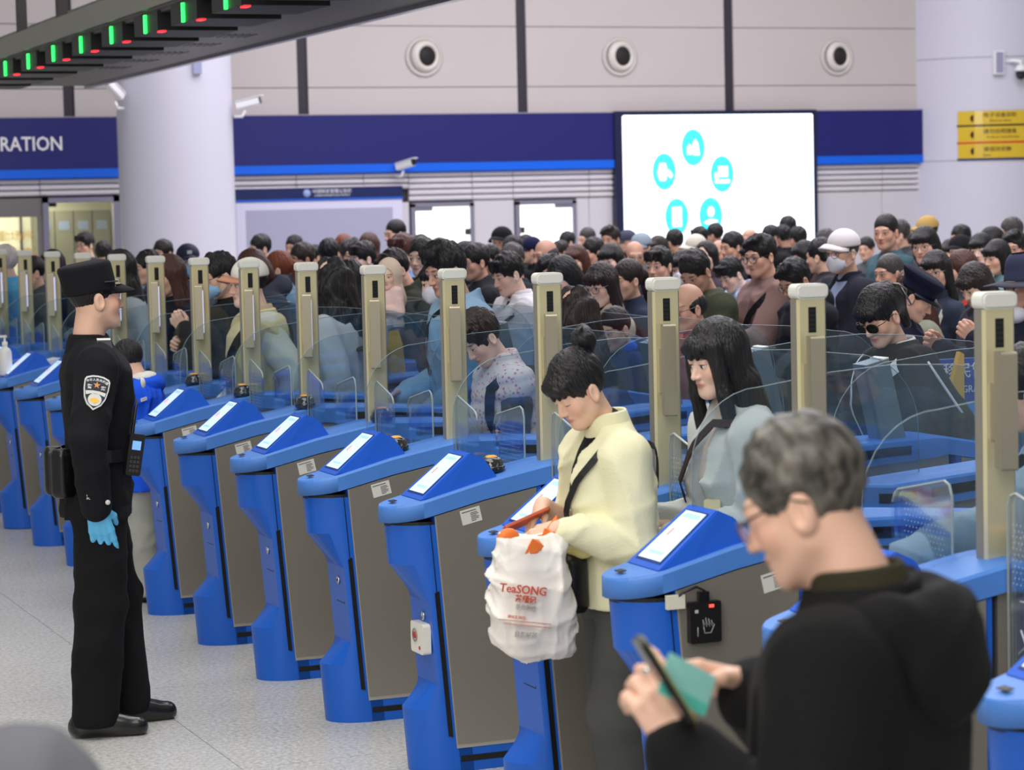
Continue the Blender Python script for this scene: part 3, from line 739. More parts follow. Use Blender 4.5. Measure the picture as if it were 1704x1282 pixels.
MB().prism(rrect(0, .095, 0, .115, .006), 'y', -.022, 0).build('case', mat('reader_black', (20, 19, 20), .4), cr_)
MB().box(.058, .072, -.0235, -.0215, .098, .106).build('red_led', mat('led_red', (255, 60, 50), .4, emit=3), cr_)
b = MB()
for k in range(4): b.tube([(.040+k*.009, -.0228, .045), (.038+k*.0085, -.0228, .072-abs(k-1.2)*.005), (.044+k*.009, -.0228, .05)], .0011, 4)
b.tube([(.040, -.0228, .045), (.043, -.0228, .028), (.062, -.0228, .028), (.073, -.0228, .050)], .0011, 4)
b.tube([(.022, -.0228, .02), (.022, -.0228, .046)], .0012, 4); b.box(.014, .024, -.0232, -.0225, .085, .094)
b.build('hand_symbol', mat('reader_print', (190, 188, 186), .5), cr_)
b = MB(); b.tube([(.045, -.012, .113), (.047, -.016, .145), (.02, -.022, .158), (-.02, -.018, .145), (-.045, -.006, .12)], .0038, 6)
b.build('cable', M_black, cr_); MB().box(.03, .06, -.02, -.004, .11, .142).build('cable_plug', M_black, cr_)
MB().box(-.065, -.012, -.016, 0, .10, .138).build('cable_block', mat('cable_block', (222, 218, 200), .5), cr_)
# sanitizer bottle on the far left gate
sb_ = empty('sanitizer_bottle', (GX+.14, GY+GS*12+.03, ztop(.15)-.003), 0, 'white pump bottle of hand sanitizer standing on a gate at the left edge', 'bottle')
MB().lathe([(0, 0), (.040, .002), (.043, .012), (.041, .15), (.030, .172), (.016, .18), (.016, .195), (0, .195)], seg=20).build('bottle_body', mat('bottle_white', (226, 226, 222), .4), sb_)
b = MB().lathe([(.018, .193), (.018, .215), (.007, .218), (.007, .245), (0, .245)], seg=14); b.box(-.045, .012, -.009, .009, .243, .257); b.box(-.046, -.036, -.006, .006, .228, .25)
b.build('pump', MATS['bottle_white'], sb_)
nb_ = tag(MB().box(-.05, .05, -.05, .05, 0, .03).build('tissue_pack', mat('tissue', (214, 220, 226), .6)), 'small pale folded tissue pack lying on a gate left of the officer', 'tissue pack')
nb_.location = (GX+.42, GY+GS*12, ztop(.42)-.002); nb_.rotation_euler = (0, R(-12), .3)
# green-lit fingerprint readers inside two lanes
M_grn = mat('reader_green', (40, 240, 110), .3, emit=1.6)
for n, x, y, z, lab in ((3, .63, -.16, .90, 'glowing green reader inside the lane beside the grey-haired man\'s glasses'), (1, .27, .03, ztop(.30)-.004, 'small green-lit card reader under the hand in the denim sleeve')):
    r = empty('green_reader', (GX+x, GY+GS*n+y, z), 0, lab, 'reader')
    MB().box(-.04, .04, -.032, .045, 0, .03).build('reader_base', mat('reader_clear', (70, 120, 96), .3), r)
    MB().prism([(-.035, .03), (.035, .03), (.03, .052), (-.02, .044)], 'y', -.026, .026).build('lit_window', M_grn, r)

# ------------------------------------------------------------------ bodies: distance fields turned into one smooth surface
class Field:
    def __init__(s, lo, hi, h):
        s.lo = np.array(lo, np.float32); s.h = h
        s.n = np.ceil((np.array(hi)-np.array(lo))/h).astype(int)+1
        s.F = np.full(s.n, 1.0, np.float32)
        s.ax = [s.lo[i]+h*np.arange(s.n[i], dtype=np.float32) for i in range(3)]
    def sub(s, lo, hi, pad):
        sl = []
        for i in range(3):
            a = int(max(0, math.floor((lo[i]-pad-s.lo[i])/s.h))); b = int(min(s.n[i], math.ceil((hi[i]+pad-s.lo[i])/s.h)+1))
            if b <= a: return None
            sl.append(slice(a, b))
        return tuple(sl)
    def grid(s, sl):
        return (s.ax[0][sl[0]][:, None, None], s.ax[1][sl[1]][None, :, None], s.ax[2][sl[2]][None, None, :])
    def put(s, sl, d, k, op):
        g = s.F[sl]
        if op == 'u':
            if k > 0:
                hh = np.clip(.5+.5*(g-d)/k, 0, 1); r = g+(d-g)*hh-k*hh*(1-hh)
            else: r = np.minimum(g, d)
        else:   # subtract
            d = -d
            if k > 0:
                hh = np.clip(.5-.5*(g-d)/k, 0, 1); r = g+(d-g)*hh+k*hh*(1-hh)
            else: r = np.maximum(g, d)
        s.F[sl] = r
    def cone(s, a, b, ra, rb, k=.02, op='u'):
        a = np.array(a, np.float32); b = np.array(b, np.float32); m = max(ra, rb)
        sl = s.sub(np.minimum(a, b)-m, np.maximum(a, b)+m, k+3*s.h)
        if sl is None: return s
        X, Y, Z = s.grid(sl); ab = b-a; L = float(ab@ab)+1e-9
        t = np.clip(((X-a[0])*ab[0]+(Y-a[1])*ab[1]+(Z-a[2])*ab[2])/L, 0, 1)
        d = np.sqrt((X-a[0]-t*ab[0])**2+(Y-a[1]-t*ab[1])**2+(Z-a[2]-t*ab[2])**2)-(ra+(rb-ra)*t)
        s.put(sl, d, k, op); return s
    def ell(s, c, r, k=.02, op='u', rot=None):
        m = max(r) if rot is not None else None
        lo = [c[i]-(m or r[i]) for i in range(3)]; hi = [c[i]+(m or r[i]) for i in range(3)]
        sl = s.sub(lo, hi, k+3*s.h)
        if sl is None: return s
        X, Y, Z = s.grid(sl); X = X-c[0]; Y = Y-c[1]; Z = Z-c[2]
        if rot is not None:
            Q = Euler(rot).to_matrix().transposed()
            X, Y, Z = (Q[0][0]*X+Q[0][1]*Y+Q[0][2]*Z, Q[1][0]*X+Q[1][1]*Y+Q[1][2]*Z, Q[2][0]*X+Q[2][1]*Y+Q[2][2]*Z)
        k0 = np.sqrt((X/r[0])**2+(Y/r[1])**2+(Z/r[2])**2)
        k1 = np.sqrt((X/r[0]**2)**2+(Y/r[1]**2)**2+(Z/r[2]**2)**2)+1e-6
        s.put(sl, k0*(k0-1)/k1, k, op); return s
    def loft(s, prof, k=.03, op='u', p=2.3):
        """prof rows: z, half width, half depth, y centre (x centre)"""
        q = np.array([list(r)+[0]*(5-len(r)) for r in prof], np.float32)
        sl = s.sub([-(q[:, 1].max()+abs(q[:, 4]).max()), (q[:, 3]-q[:, 2]).min(), q[0, 0]], [q[:, 1].max()+abs(q[:, 4]).max(), (q[:, 3]+q[:, 2]).max(), q[-1, 0]], k+3*s.h)
        X, Y, Z = s.grid(sl); z = Z.ravel()
        A, B, C, D = [np.interp(z, q[:, 0], q[:, i])[None, None, :].astype(np.float32) for i in (1, 2, 3, 4)]
        rr = ((np.abs(X-D)/A)**p+(np.abs(Y-C)/B)**p)**(1/p)
        d = (rr-1)*np.minimum(A, B)
        d = np.maximum(d, np.maximum(q[0, 0]-Z, Z-q[-1, 0]))
        s.put(sl, d.astype(np.float32), k, op); return s
    def fold(s, amp, fr, seed=0, lo=None, hi=None):
        """cloth: narrow creases that wander over broad gentle swells"""
        rn = np.random.RandomState(seed)
        X, Y, Z = s.ax[0][:, None, None], s.ax[1][None, :, None], s.ax[2][None, None, :]
        n = 0
        for i in range(5):
            v = rn.normal(size=3)*(1, 1, .7); v /= np.linalg.norm(v); f = fr*(.6+.8*rn.rand()); w2 = rn.normal(size=3)*fr*.20; w3 = rn.normal(size=3)*fr*.18
            ph = f*(v[0]*X+v[1]*Y+v[2]*Z)+2.4*np.sin(w2[0]*X+w2[1]*Y+w2[2]*Z+rn.rand()*6)
            n = n-(1-np.abs(np.sin(ph*.5)))**2.2*np.clip(.2+np.sin(w3[0]*X+w3[1]*Y+w3[2]*Z+rn.rand()*6), 0, 1)+.12*np.sin(ph*.6)
        m = s.F < .2
        s.F = np.where(m, s.F+(amp*(n+.4)).astype(np.float32), s.F); return s
    def wave(s, amp, fr, seed=0):
        rn = np.random.RandomState(seed)
        X, Y, Z = s.ax[0][:, None, None], s.ax[1][None, :, None], s.ax[2][None, None, :]
        n = 0
        for i in range(4):
            v = rn.normal(size=3); v /= np.linalg.norm(v); f = fr*(.6+.9*rn.rand()); w2 = rn.normal(size=3)*fr*.25
            n = n+np.sin(f*(v[0]*X+v[1]*Y+v[2]*Z)+2.2*np.sin(w2[0]*X+w2[1]*Y+w2[2]*Z+rn.rand()*6)+rn.rand()*6)
        s.F = np.where(s.F < .2, s.F+(amp*.5*n).astype(np.float32), s.F); return s
    def strands(s, amp, fa=16, fz=6, seed=0, c=(0, .02, .05)):
        rn = np.random.RandomState(seed)
        X, Y, Z = s.ax[0][:, None, None]-c[0], s.ax[1][None, :, None]-c[1], s.ax[2][None, None, :]-c[2]
        az = np.arctan2(X, Y+.03); po = np.sqrt(X*X+Y*Y)/.1+Z*0
        n = np.sin(fa*az+1.5*np.sin(fz*Z*8+rn.rand()*6)+2*np.sin(3*az+po*2))+.7*np.sin(fa*1.9*az+po*5+rn.rand()*6)+.5*np.sin(fa*.55*az-po*3)
        s.F = np.where(s.F < .2, s.F+(amp*.5*n).astype(np.float32), s.F); return s
    def cut(s, axis, val, keep='>'):
        g = s.ax[axis].reshape([-1 if i == axis else 1 for i in range(3)])
        s.F = np.maximum(s.F, (val-g) if keep == '>' else (g-val)); return s
    def mesh(s):
        """surface nets -> verts (n,3), quads (m,4)"""
        F = s.F; S = F < 0
        n0, n1, n2 = F.shape
        c = [S[i:n0-1+i, j:n1-1+j, k:n2-1+k] for i in (0, 1) for j in (0, 1) for k in (0, 1)]
        al = c[0].copy(); an = c[0].copy()
        for q in c[1:]: al &= q; an |= q
        act = an & ~al
        I = np.argwhere(act)
        if len(I) == 0: return np.zeros((0, 3), np.float32), np.zeros((0, 4), int)
        idx = np.full(act.shape, -1, np.int64); idx[act] = np.arange(len(I))
        P = np.zeros((len(I), 3), np.float64); W = np.zeros(len(I))
        cor = np.array([(i, j, k) for i in (0, 1) for j in (0, 1) for k in (0, 1)])
        val = np.stack([F[I[:, 0]+a, I[:, 1]+b, I[:, 2]+d] for a, b, d in cor], 1)
        for a in range(8):
            for b in range(a+1, 8):
                if np.abs(cor[a]-cor[b]).sum() != 1: continue
                va, vb = val[:, a], val[:, b]; m = (va < 0) != (vb < 0)
                t = np.where(m, va/np.where(m, va-vb, 1), 0)[:, None]
                P += np.where(m[:, None], cor[a]+(cor[b]-cor[a])*t, 0); W += m
        V = (I+P/W[:, None])*s.h+s.lo
        Q = []
        for ax in range(3):
            u, v = (ax+1) % 3, (ax+2) % 3
            A = [slice(None)]*3; B = [slice(None)]*3
            A[ax] = slice(0, -1); B[ax] = slice(1, None)
            x = S[tuple(A)] != S[tuple(B)]
            x[tuple(slice(0, 1) if i == u else slice(None) for i in range(3))] = False
            x[tuple(slice(0, 1) if i == v else slice(None) for i in range(3))] = False
            E_ = np.argwhere(x)
            E_ = E_[(E_[:, u] < F.shape[u]-1) & (E_[:, v] < F.shape[v]-1)]
            if len(E_) == 0: continue
            def at(du, dv):
                e = E_.copy(); e[:, u] -= du; e[:, v] -= dv
                return idx[e[:, 0], e[:, 1], e[:, 2]]
            q = np.stack([at(1, 1), at(0, 1), at(0, 0), at(1, 0)], 1)
            fl = S[E_[:, 0], E_[:, 1], E_[:, 2]]
            q[~fl] = q[~fl][:, ::-1]
            Q.append(q[(q >= 0).all(1)])
        return V, np.concatenate(Q)
def xf(VQ, M):
    V, Q = VQ; A = np.array(M)
    return V@A[:3, :3].T+A[:3, 3], Q
def np_mesh(name, parts, mats, attr=False):
    """parts: list of (V, Q, material index, head-local coords or None)"""
    vs = []; qs = []; mi = []; hl = []; o = 0
    for p in parts:
        V, Q, m = p[0], p[1], p[2]
        vs.append(V); qs.append(Q+o); mi.append(np.full(len(Q), m)); o += len(V)
        hl.append(p[3] if len(p) > 3 and p[3] is not None else np.tile([0, 5., 0], (len(V), 1)))
    V = np.concatenate(vs).astype(np.float32); Q = np.concatenate(qs).astype(np.int32); mi = np.concatenate(mi).astype(np.int32)
    me = bpy.data.meshes.new(name)
    me.vertices.add(len(V)); me.vertices.foreach_set('co', V.ravel())
    me.loops.add(len(Q)*4); me.loops.foreach_set('vertex_index', Q.ravel())
    me.polygons.add(len(Q)); me.polygons.foreach_set('loop_start', np.arange(0, len(Q)*4, 4, dtype=np.int32))
    me.polygons.foreach_set('loop_total', np.full(len(Q), 4, np.int32))
    for m in mats: me.materials.append(m)
    me.polygons.foreach_set('material_index', mi)
    me.polygons.foreach_set('use_smooth', np.ones(len(Q), bool))
    me.update(calc_edges=True); me.validate()
    if attr:
        a = me.attributes.new('hl', 'FLOAT_VECTOR', 'POINT'); a.data.foreach_set('vector', np.concatenate(hl).astype(np.float32).ravel())
    return me

# ------------------------------------------------------------------ heads (local frame: origin between the ears, face towards -y)
def head_field(h, fem=False, kid=False, thin=0, neck=(0, .03, -.16), neck_r=.055, chub=0):
    f = Field((-.115, -.145, min(-.2, neck[2]-.06)), (.115, .135, .135), h)
    f.ell((0, .015, .035), (.074, .092, .083), 0)
    f.ell((0, -.022, -.03), (.060+chub, .064, .076), .03)
    f.ell((0, -.050, -.078), (.034+chub*.6, .036, .030), .03)
    jw = .046 if fem else .052
    for s in (-1, 1):
        f.cone((s*(jw+chub), .0, -.055), (s*.018, -.066, -.094), .018, .014, .025)
        f.ell((s*.036, -.056, -.028), (.026, .024, .024), .025)
        f.ell((s*.0325, -.098, -.001), (.021, .019, .0125), .014, 's')
        f.ell((s*.031, -.0745, -.0035), (.0145, .0125, .0105), .004)
        f.ell((s*.078, .012, -.014), (.011, .021, .033), .006, rot=(R(-12), 0, R(s*16)))
        f.ell((s*.0875, .008, -.012), (.006, .011, .019), .004, 's', rot=(R(-12), 0, 0))
    br = .004 if fem else .0075
    f.cone((-.04, -.076, .018), (.04, -.076, .018), br+.004, br+.004, .022)
    nl = .0 if not fem else .002
    f.cone((0, -.084, .006), (0, -.106+nl, -.033), .006, .0105, .012)
    for s in (-1, 1): f.ell((s*.0115, -.094, -.036), (.008, .0095, .007), .006)
    f.ell((0, -.0855, -.0565), (.021, .011, .0065), .007)
    f.ell((0, -.0835, -.0685), (.018, .0105, .0065), .006)
    f.ell((0, -.0975, -.0625), (.024, .005, .0018), .003, 's')
    f.ell((0, -.0745, -.094), (.017, .014, .013), .016)
    n = np.array(neck)
    f.cone((0, .018, -.05), n, neck_r, neck_r*1.06, .025)
    return f
SDFH = {}
def hair_mesh(style, h=.007, seed=1):
    """hair in head-local space"""
    key = (style, h, seed)
    if key in SDFH: return SDFH[key]
    zlo = {'long': -.48, 'curly': -.42, 'bob': -.22, 'pony': -.26, 'shoulder': -.30, 'straight': -.56}.get(style, -.16)
    f = Field((-.17, -.16, zlo), (.17, .22, .20), h)
    g = .008 if style in ('buzz', 'fade', 'under') else (.017 if style in ('tall', 'fluffy') else .012)
    if style in ('balding', 'bald'):
        f.ell((0, .028, .01), (.083, .092, .072), 0)
        f.ell((0, -.06, .075), (.07, .125, .075), .015, 's')
        if style == 'bald': f.ell((0, .0, .11), (.09, .13, .085), .01, 's')
    else:
        f.ell((0, .018, .037), (.073+g, .091+g, .082+g), 0)
    fem = style in ('long', 'curly', 'bob', 'pony', 'bun', 'shoulder', 'bangs_bun', 'straight', 'clip')
    if fem:
        if style == 'bob':
            f.ell((0, .035, -.035), (.098, .088, .115), .03)
            f.ell((0, -.10, -.09), (.073, .11, .14), .015, 's')
        elif style == 'shoulder':
            for s in (-1, 1): f.cone((s*.065, .01, .02), (s*.088, .015, -.2), .035, .032, .04)
            f.cone((0, .06, .02), (0, .07, -.22), .065, .07, .04)
            f.ell((0, -.11, -.08), (.064, .115, .16), .015, 's')
        elif style in ('long', 'straight'):
            L = -.42 if style == 'long' else -.5
            for s in (-1, 1): f.cone((s*.06, .01, .02), (s*.095, .03, L+.05), .035, .03, .04)
            f.cone((0, .06, .02), (0, .095, L), .065, .075, .04)
            f.cone((.05, .06, -.1), (.06, .09, L+.02), .05, .05, .04)
            f.cone((-.05, .06, -.1), (-.06, .09, L+.02), .05, .05, .04)
            f.ell((0, -.11, -.09), (.062 if style == 'long' else .050, .115, .2), .015, 's')
            if style == 'straight':
                for s in (-1, 1): f.cone((s*.066, -.045, .05), (s*.082, -.055, -.10), .026, .024, .02); f.cone((s*.082, -.055, -.10), (s*.088, -.075, -.46), .024, .026, .02)
        elif style == 'curly':
            f.ell((0, .05, -.08), (.125, .10, .17), .04); f.ell((0, .07, -.22), (.135, .085, .15), .04)
            f.ell((0, -.11, -.09), (.066, .12, .2), .015, 's')
        elif style == 'pony':
            f.ell((0, .115, .02), (.03, .03, .03), .02); f.cone((0, .13, .01), (0, .145, -.2), .034, .018, .02)
        elif style in ('bun', 'bangs_bun'):
            f.ell((.0, .115, .115), (.045, .042, .042), .008); f.ell((-.012, .14, .128), (.03, .024, .03), .006)
            f.cone((.02, .10, .15), (.03, .14, .165), .007, .003, .004)
        elif style == 'clip':
            f.ell((0, .10, .03), (.05, .05, .075), .03); f.cone((0, .12, .0), (0, .125, -.11), .035, .02, .03)
        if style not in ('bob', 'shoulder', 'long', 'curly', 'straight'):
            f.ell((0, -.115, -.045), (.09, .085, .10), .01, 's')
            f.ell((0, -.03, -.115), (.10, .115, .075), .012, 's')
            for s in (-1, 1): f.ell((s*.088, .004, -.025), (.03, .028, .04), .008, 's')
        if style in ('bob', 'bangs_bun', 'straight', 'clip', 'shoulder'):   # fringe
            f.ell((0, -.052, .052), (.071, .052, .038), .014)
            f.cone((-.045, -.088, .05), (.045, -.088, .05), .013, .013, .012)
            for t in (-.045, -.022, 0, .022, .045):
                f.cone((t, -.093+abs(t)*.4, .05), (t*1.08, -.099+abs(t)*.5, .022), .012, .007, .008)
    elif style in ('balding', 'bald'):
        f.ell((0, -.12, -.02), (.10, .10, .12), .01, 's')
        f.ell((0, 0, -.125), (.12, .15, .085), .012, 's')
    else:
        f.ell((0, -.122, -.03), (.085, .085, .088), .012, 's')
        f.ell((0, -.02, -.125), (.12, .13, .085), .014, 's')
        for s in (-1, 1): f.ell((s*.092, .006, -.022), (.032, .026, .036), .008, 's')
        if style == 'under': f.cut(2, .03, '<')
        if style == 'fade':
            for s in (-1, 1): f.ell((s*.11, .01, -.02), (.036, .13, .07), .01, 's')
        if style in ('mop', 'tall', 'fluffy'):
            for t in (-.05, -.025, 0, .025, .05):
                f.cone((t, -.065, .085), (t*1.1, -.099+abs(t)*.5, .045 if style == 'mop' else .06), .02, .010, .012)
        if style == 'tall':
            for t in (-.035, 0, .035): f.cone((t, .0, .115), (t, -.075, .108), .03, .022, .02)
        if style == 'side':
            f.cone((.03, -.055, .1), (-.05, -.075, .07), .026, .014, .02)
            f.cone((.03, -.03, .115), (-.06, -.04, .085), .024, .016, .02)
    f.strands(.0016 if style in ('buzz', 'fade', 'short', 'balding', 'bald', 'under') else .0032, 26, 5, seed)
    if style == 'curly': f.wave(.012, 62, seed)
    elif style in ('fluffy', 'tall', 'mop', 'short', 'side'): f.wave(.0028, 120, seed)
    VQ = f.mesh()
    SDFH[key] = VQ
    return VQ

# ------------------------------------------------------------------ hands
def hand_parts(f, W, D, N, side, curl, thumb=.5, sc=1.0, spread=.10):
    """adds a hand to field f: wrist W, pointing D, back-of-hand normal N; side +1 when the thumb is on +T"""
    D = Vector(D).normalized(); N = Vector(N); N = (N-D*N.dot(D)).normalized(); T = D.cross(N)*side
    W = Vector(W)
    lens = [.072, .080, .075, .060]
    k = .005
    for i in range(4):
        off = (.030-.0195*i)
        kn = W+D*(.088-.004*abs(i-1)-.004*(i == 3))*sc+T*off*sc+N*(.002-.003*abs(i-1.4))*sc
        f.cone(W+D*.012*sc+T*off*.62*sc, kn, .0135*sc, .0105*sc, .010)
        d = (D+T*spread*(1.2-i)*.5).normalized(); p = kn; c = curl[i] if isinstance(curl, (list, tuple)) else curl
        a = 0
        for j, (fr, rr) in enumerate(((.47, .0092), (.30, .0082), (.23, .0074))):
            a += c*(.8, 1.05, .75)[j]
            q = p+(d*math.cos(a)-N*math.sin(a))*lens[i]*fr*sc
            f.cone(p, q, (rr+.0006)*sc, rr*sc, k if j else .006); p = q
    b = W+D*.02*sc+T*.022*sc-N*.006*sc
    m = b+(D*.55+T*(.75-.45*thumb)-N*.45*thumb).normalized()*.042*sc
    e = m+(D*.85+T*(.42-.55*thumb)-N*.55*thumb).normalized()*.033*sc
    g = e+(D*.9+T*(.2-.6*thumb)-N*.4*thumb).normalized()*.026*sc
    f.cone(b, m, .0155*sc, .0118*sc, .010); f.cone(m, e, .0112*sc, .0098*sc, .004); f.cone(e, g, .0098*sc, .0078*sc, .004)
def ik(S, W, l1, l2, pole):
    S, W, pole = Vector(S), Vector(W), Vector(pole)
    d = W-S; L = min(d.length, (l1+l2)*.995); d.normalize()
    W = S+d*L
    a = (l1*l1-l2*l2+L*L)/(2*L); hh = math.sqrt(max(l1*l1-a*a, 0))
    p = (pole-d*pole.dot(d)).normalized()
    return S+d*a+p*hh, W

# ------------------------------------------------------------------ people
def skin_mat(name, col, brow=(30, 24, 22), lip=None, shut=0, rough=.5):
    """skin with brows, eyes and lips laid out on the head's own coordinates"""
    if name in MATS: return MATS[name]
    m = bpy.data.materials.new(name); m.use_nodes = True; nt = m.node_tree; N = nt.nodes; L = nt.links
    b = N['Principled BSDF']; b.inputs['Roughness'].default_value = rough
    b.inputs['Subsurface Weight'].default_value = .0
    at = N.new('ShaderNodeAttribute'); at.attribute_name = 'hl'
    sx = N.new('ShaderNodeSeparateXYZ'); L.new(at.outputs['Vector'], sx.inputs[0])
    def ma(op, a, bb=None, c=None):
        n = N.new('ShaderNodeMath'); n.operation = op
        for i, v in enumerate((a, bb, c)):
            if v is None: continue
            if isinstance(v, (int, float)): n.inputs[i].default_value = v
            else: L.new(v, n.inputs[i])
        return n.outputs[0]
    ax = ma('ABSOLUTE', sx.outputs[0]); z = sx.outputs[2]
    front = ma('LESS_THAN', sx.outputs[1], -.045)
    def ell(cx, cz, rx, rz, soft=.25, tilt=0):
        u = ma('MULTIPLY', ma('SUBTRACT', ax, cx), 1/rx)
        zz = ma('SUBTRACT', z, cz)
        if tilt: zz = ma('SUBTRACT', zz, ma('MULTIPLY', ma('SUBTRACT', ax, cx), tilt))
        v = ma('MULTIPLY', zz, 1/rz)
        d = ma('SQRT', ma('ADD', ma('MULTIPLY', u, u), ma('MULTIPLY', v, v)))
        r_ = N.new('ShaderNodeMapRange'); r_.inputs[1].default_value = 1+soft; r_.inputs[2].default_value = 1-soft
        L.new(d, r_.inputs[0]); return ma('MULTIPLY', r_.outputs[0], front)
    nz = N.new('ShaderNodeTexNoise'); nz.inputs['Scale'].default_value = 35
    tc = N.new('ShaderNodeTexCoord'); L.new(tc.outputs['Object'], nz.inputs['Vector'])
    base = srgb(*col)
    def mix(c0, fac, c1):
        x = N.new('ShaderNodeMix'); x.data_type = 'RGBA'
        if isinstance(c0, tuple): x.inputs[6].default_value = c0
        else: L.new(c0, x.inputs[6])
        x.inputs[7].default_value = c1; L.new(fac, x.inputs[0]); return x.outputs[2]
    c = mix(base, ma('MULTIPLY', nz.outputs['Fac'], .28), tuple(v*k for v, k in zip(base[:3], (.84, .72, .66)))+(1,))
    c = mix(c, ma('MULTIPLY', ell(.048, -.028, .024, .022, .9), .35), tuple(v*k for v, k in zip(base[:3], (1.0, .62, .55)))+(1,))
    lc = srgb(*(lip or (int(col[0]*.80), int(col[1]*.56), int(col[2]*.54))))
    c = mix(c, ma('MULTIPLY', ell(0, -.0625, .0225, .0095, .3), .8), lc)
    c = mix(c, ma('MULTIPLY', ell(.034, .0225, .0205, .0042, .5, .06), .85), srgb(*brow))
    if not shut:
        c = mix(c, ell(.0315, -.0035, .0138, .0058, .12, .08), srgb(225, 215, 208))
        c = mix(c, ell(.0315, -.003, .0058, .0062, .12), srgb(22, 15, 12))
        c = mix(c, ell(.0315, .0028, .0150, .0022, .35, .02), srgb(30, 22, 20))
    else:
        c = mix(c, ell(.0315, -.0075, .0150, .0022, .35, .06), srgb(30, 22, 20))
    c = mix(c, ma('MULTIPLY', ell(.0065, -.0425, .0042, .0028, .4), .7), srgb(70, 35, 28))
    L.new(c, b.inputs['Base Color'])
    MATS[name] = m
    return m
def cloth(name, col, rough=.88, sc=160, st=.12, vary=.10):
    return mat(name, col, rough, bump=(sc, st), vary=(7, vary), spec=.25)
def hair_mat(name, col, rough=.42):
    return mat(name, col, rough, bump=(70, .55, (1.6, 1.6, .18)), vary=(20, .45), spec=.45)
PROF_M = [(.80, .160, .108, .0), (.95, .150, .104, .0), (1.08, .146, .104, -.004), (1.22, .160, .118, -.008), (1.32, .160, .112, .0), (1.365, .138, .095, .008), (1.405, .092, .075, .018), (1.45, .060, .06, .022)]
PROF_F = [(.80, .163, .110, .0), (.92, .160, .108, .0), (1.05, .128, .092, .0), (1.20, .142, .118, -.014), (1.30, .140, .102, -.002), (1.35, .122, .086, .008), (1.40, .078, .068, .018), (1.44, .052, .055, .022)]
def prof(fem, z0, bulk, flare=0):
    P0 = PROF_F if fem else PROF_M
    q = np.array(P0); out = []
    zs = [z0]+[r[0] for r in P0 if r[0] > z0+.01]
    for z in zs:
        a, b, c = [np.interp(z, q[:, 0], q[:, i]) for i in (1, 2, 3)]
        t = min(1, max(0, (1.15-z)/.35))
        bk = bulk*(1 if z < 1.37 else .55)
        out.append((z, a+bk+flare*t, b+bk*1.1+flare*t*.8, c))
    return out
REST_L = (.245, -.03, .86); REST_R = (-.245, -.03, .86)
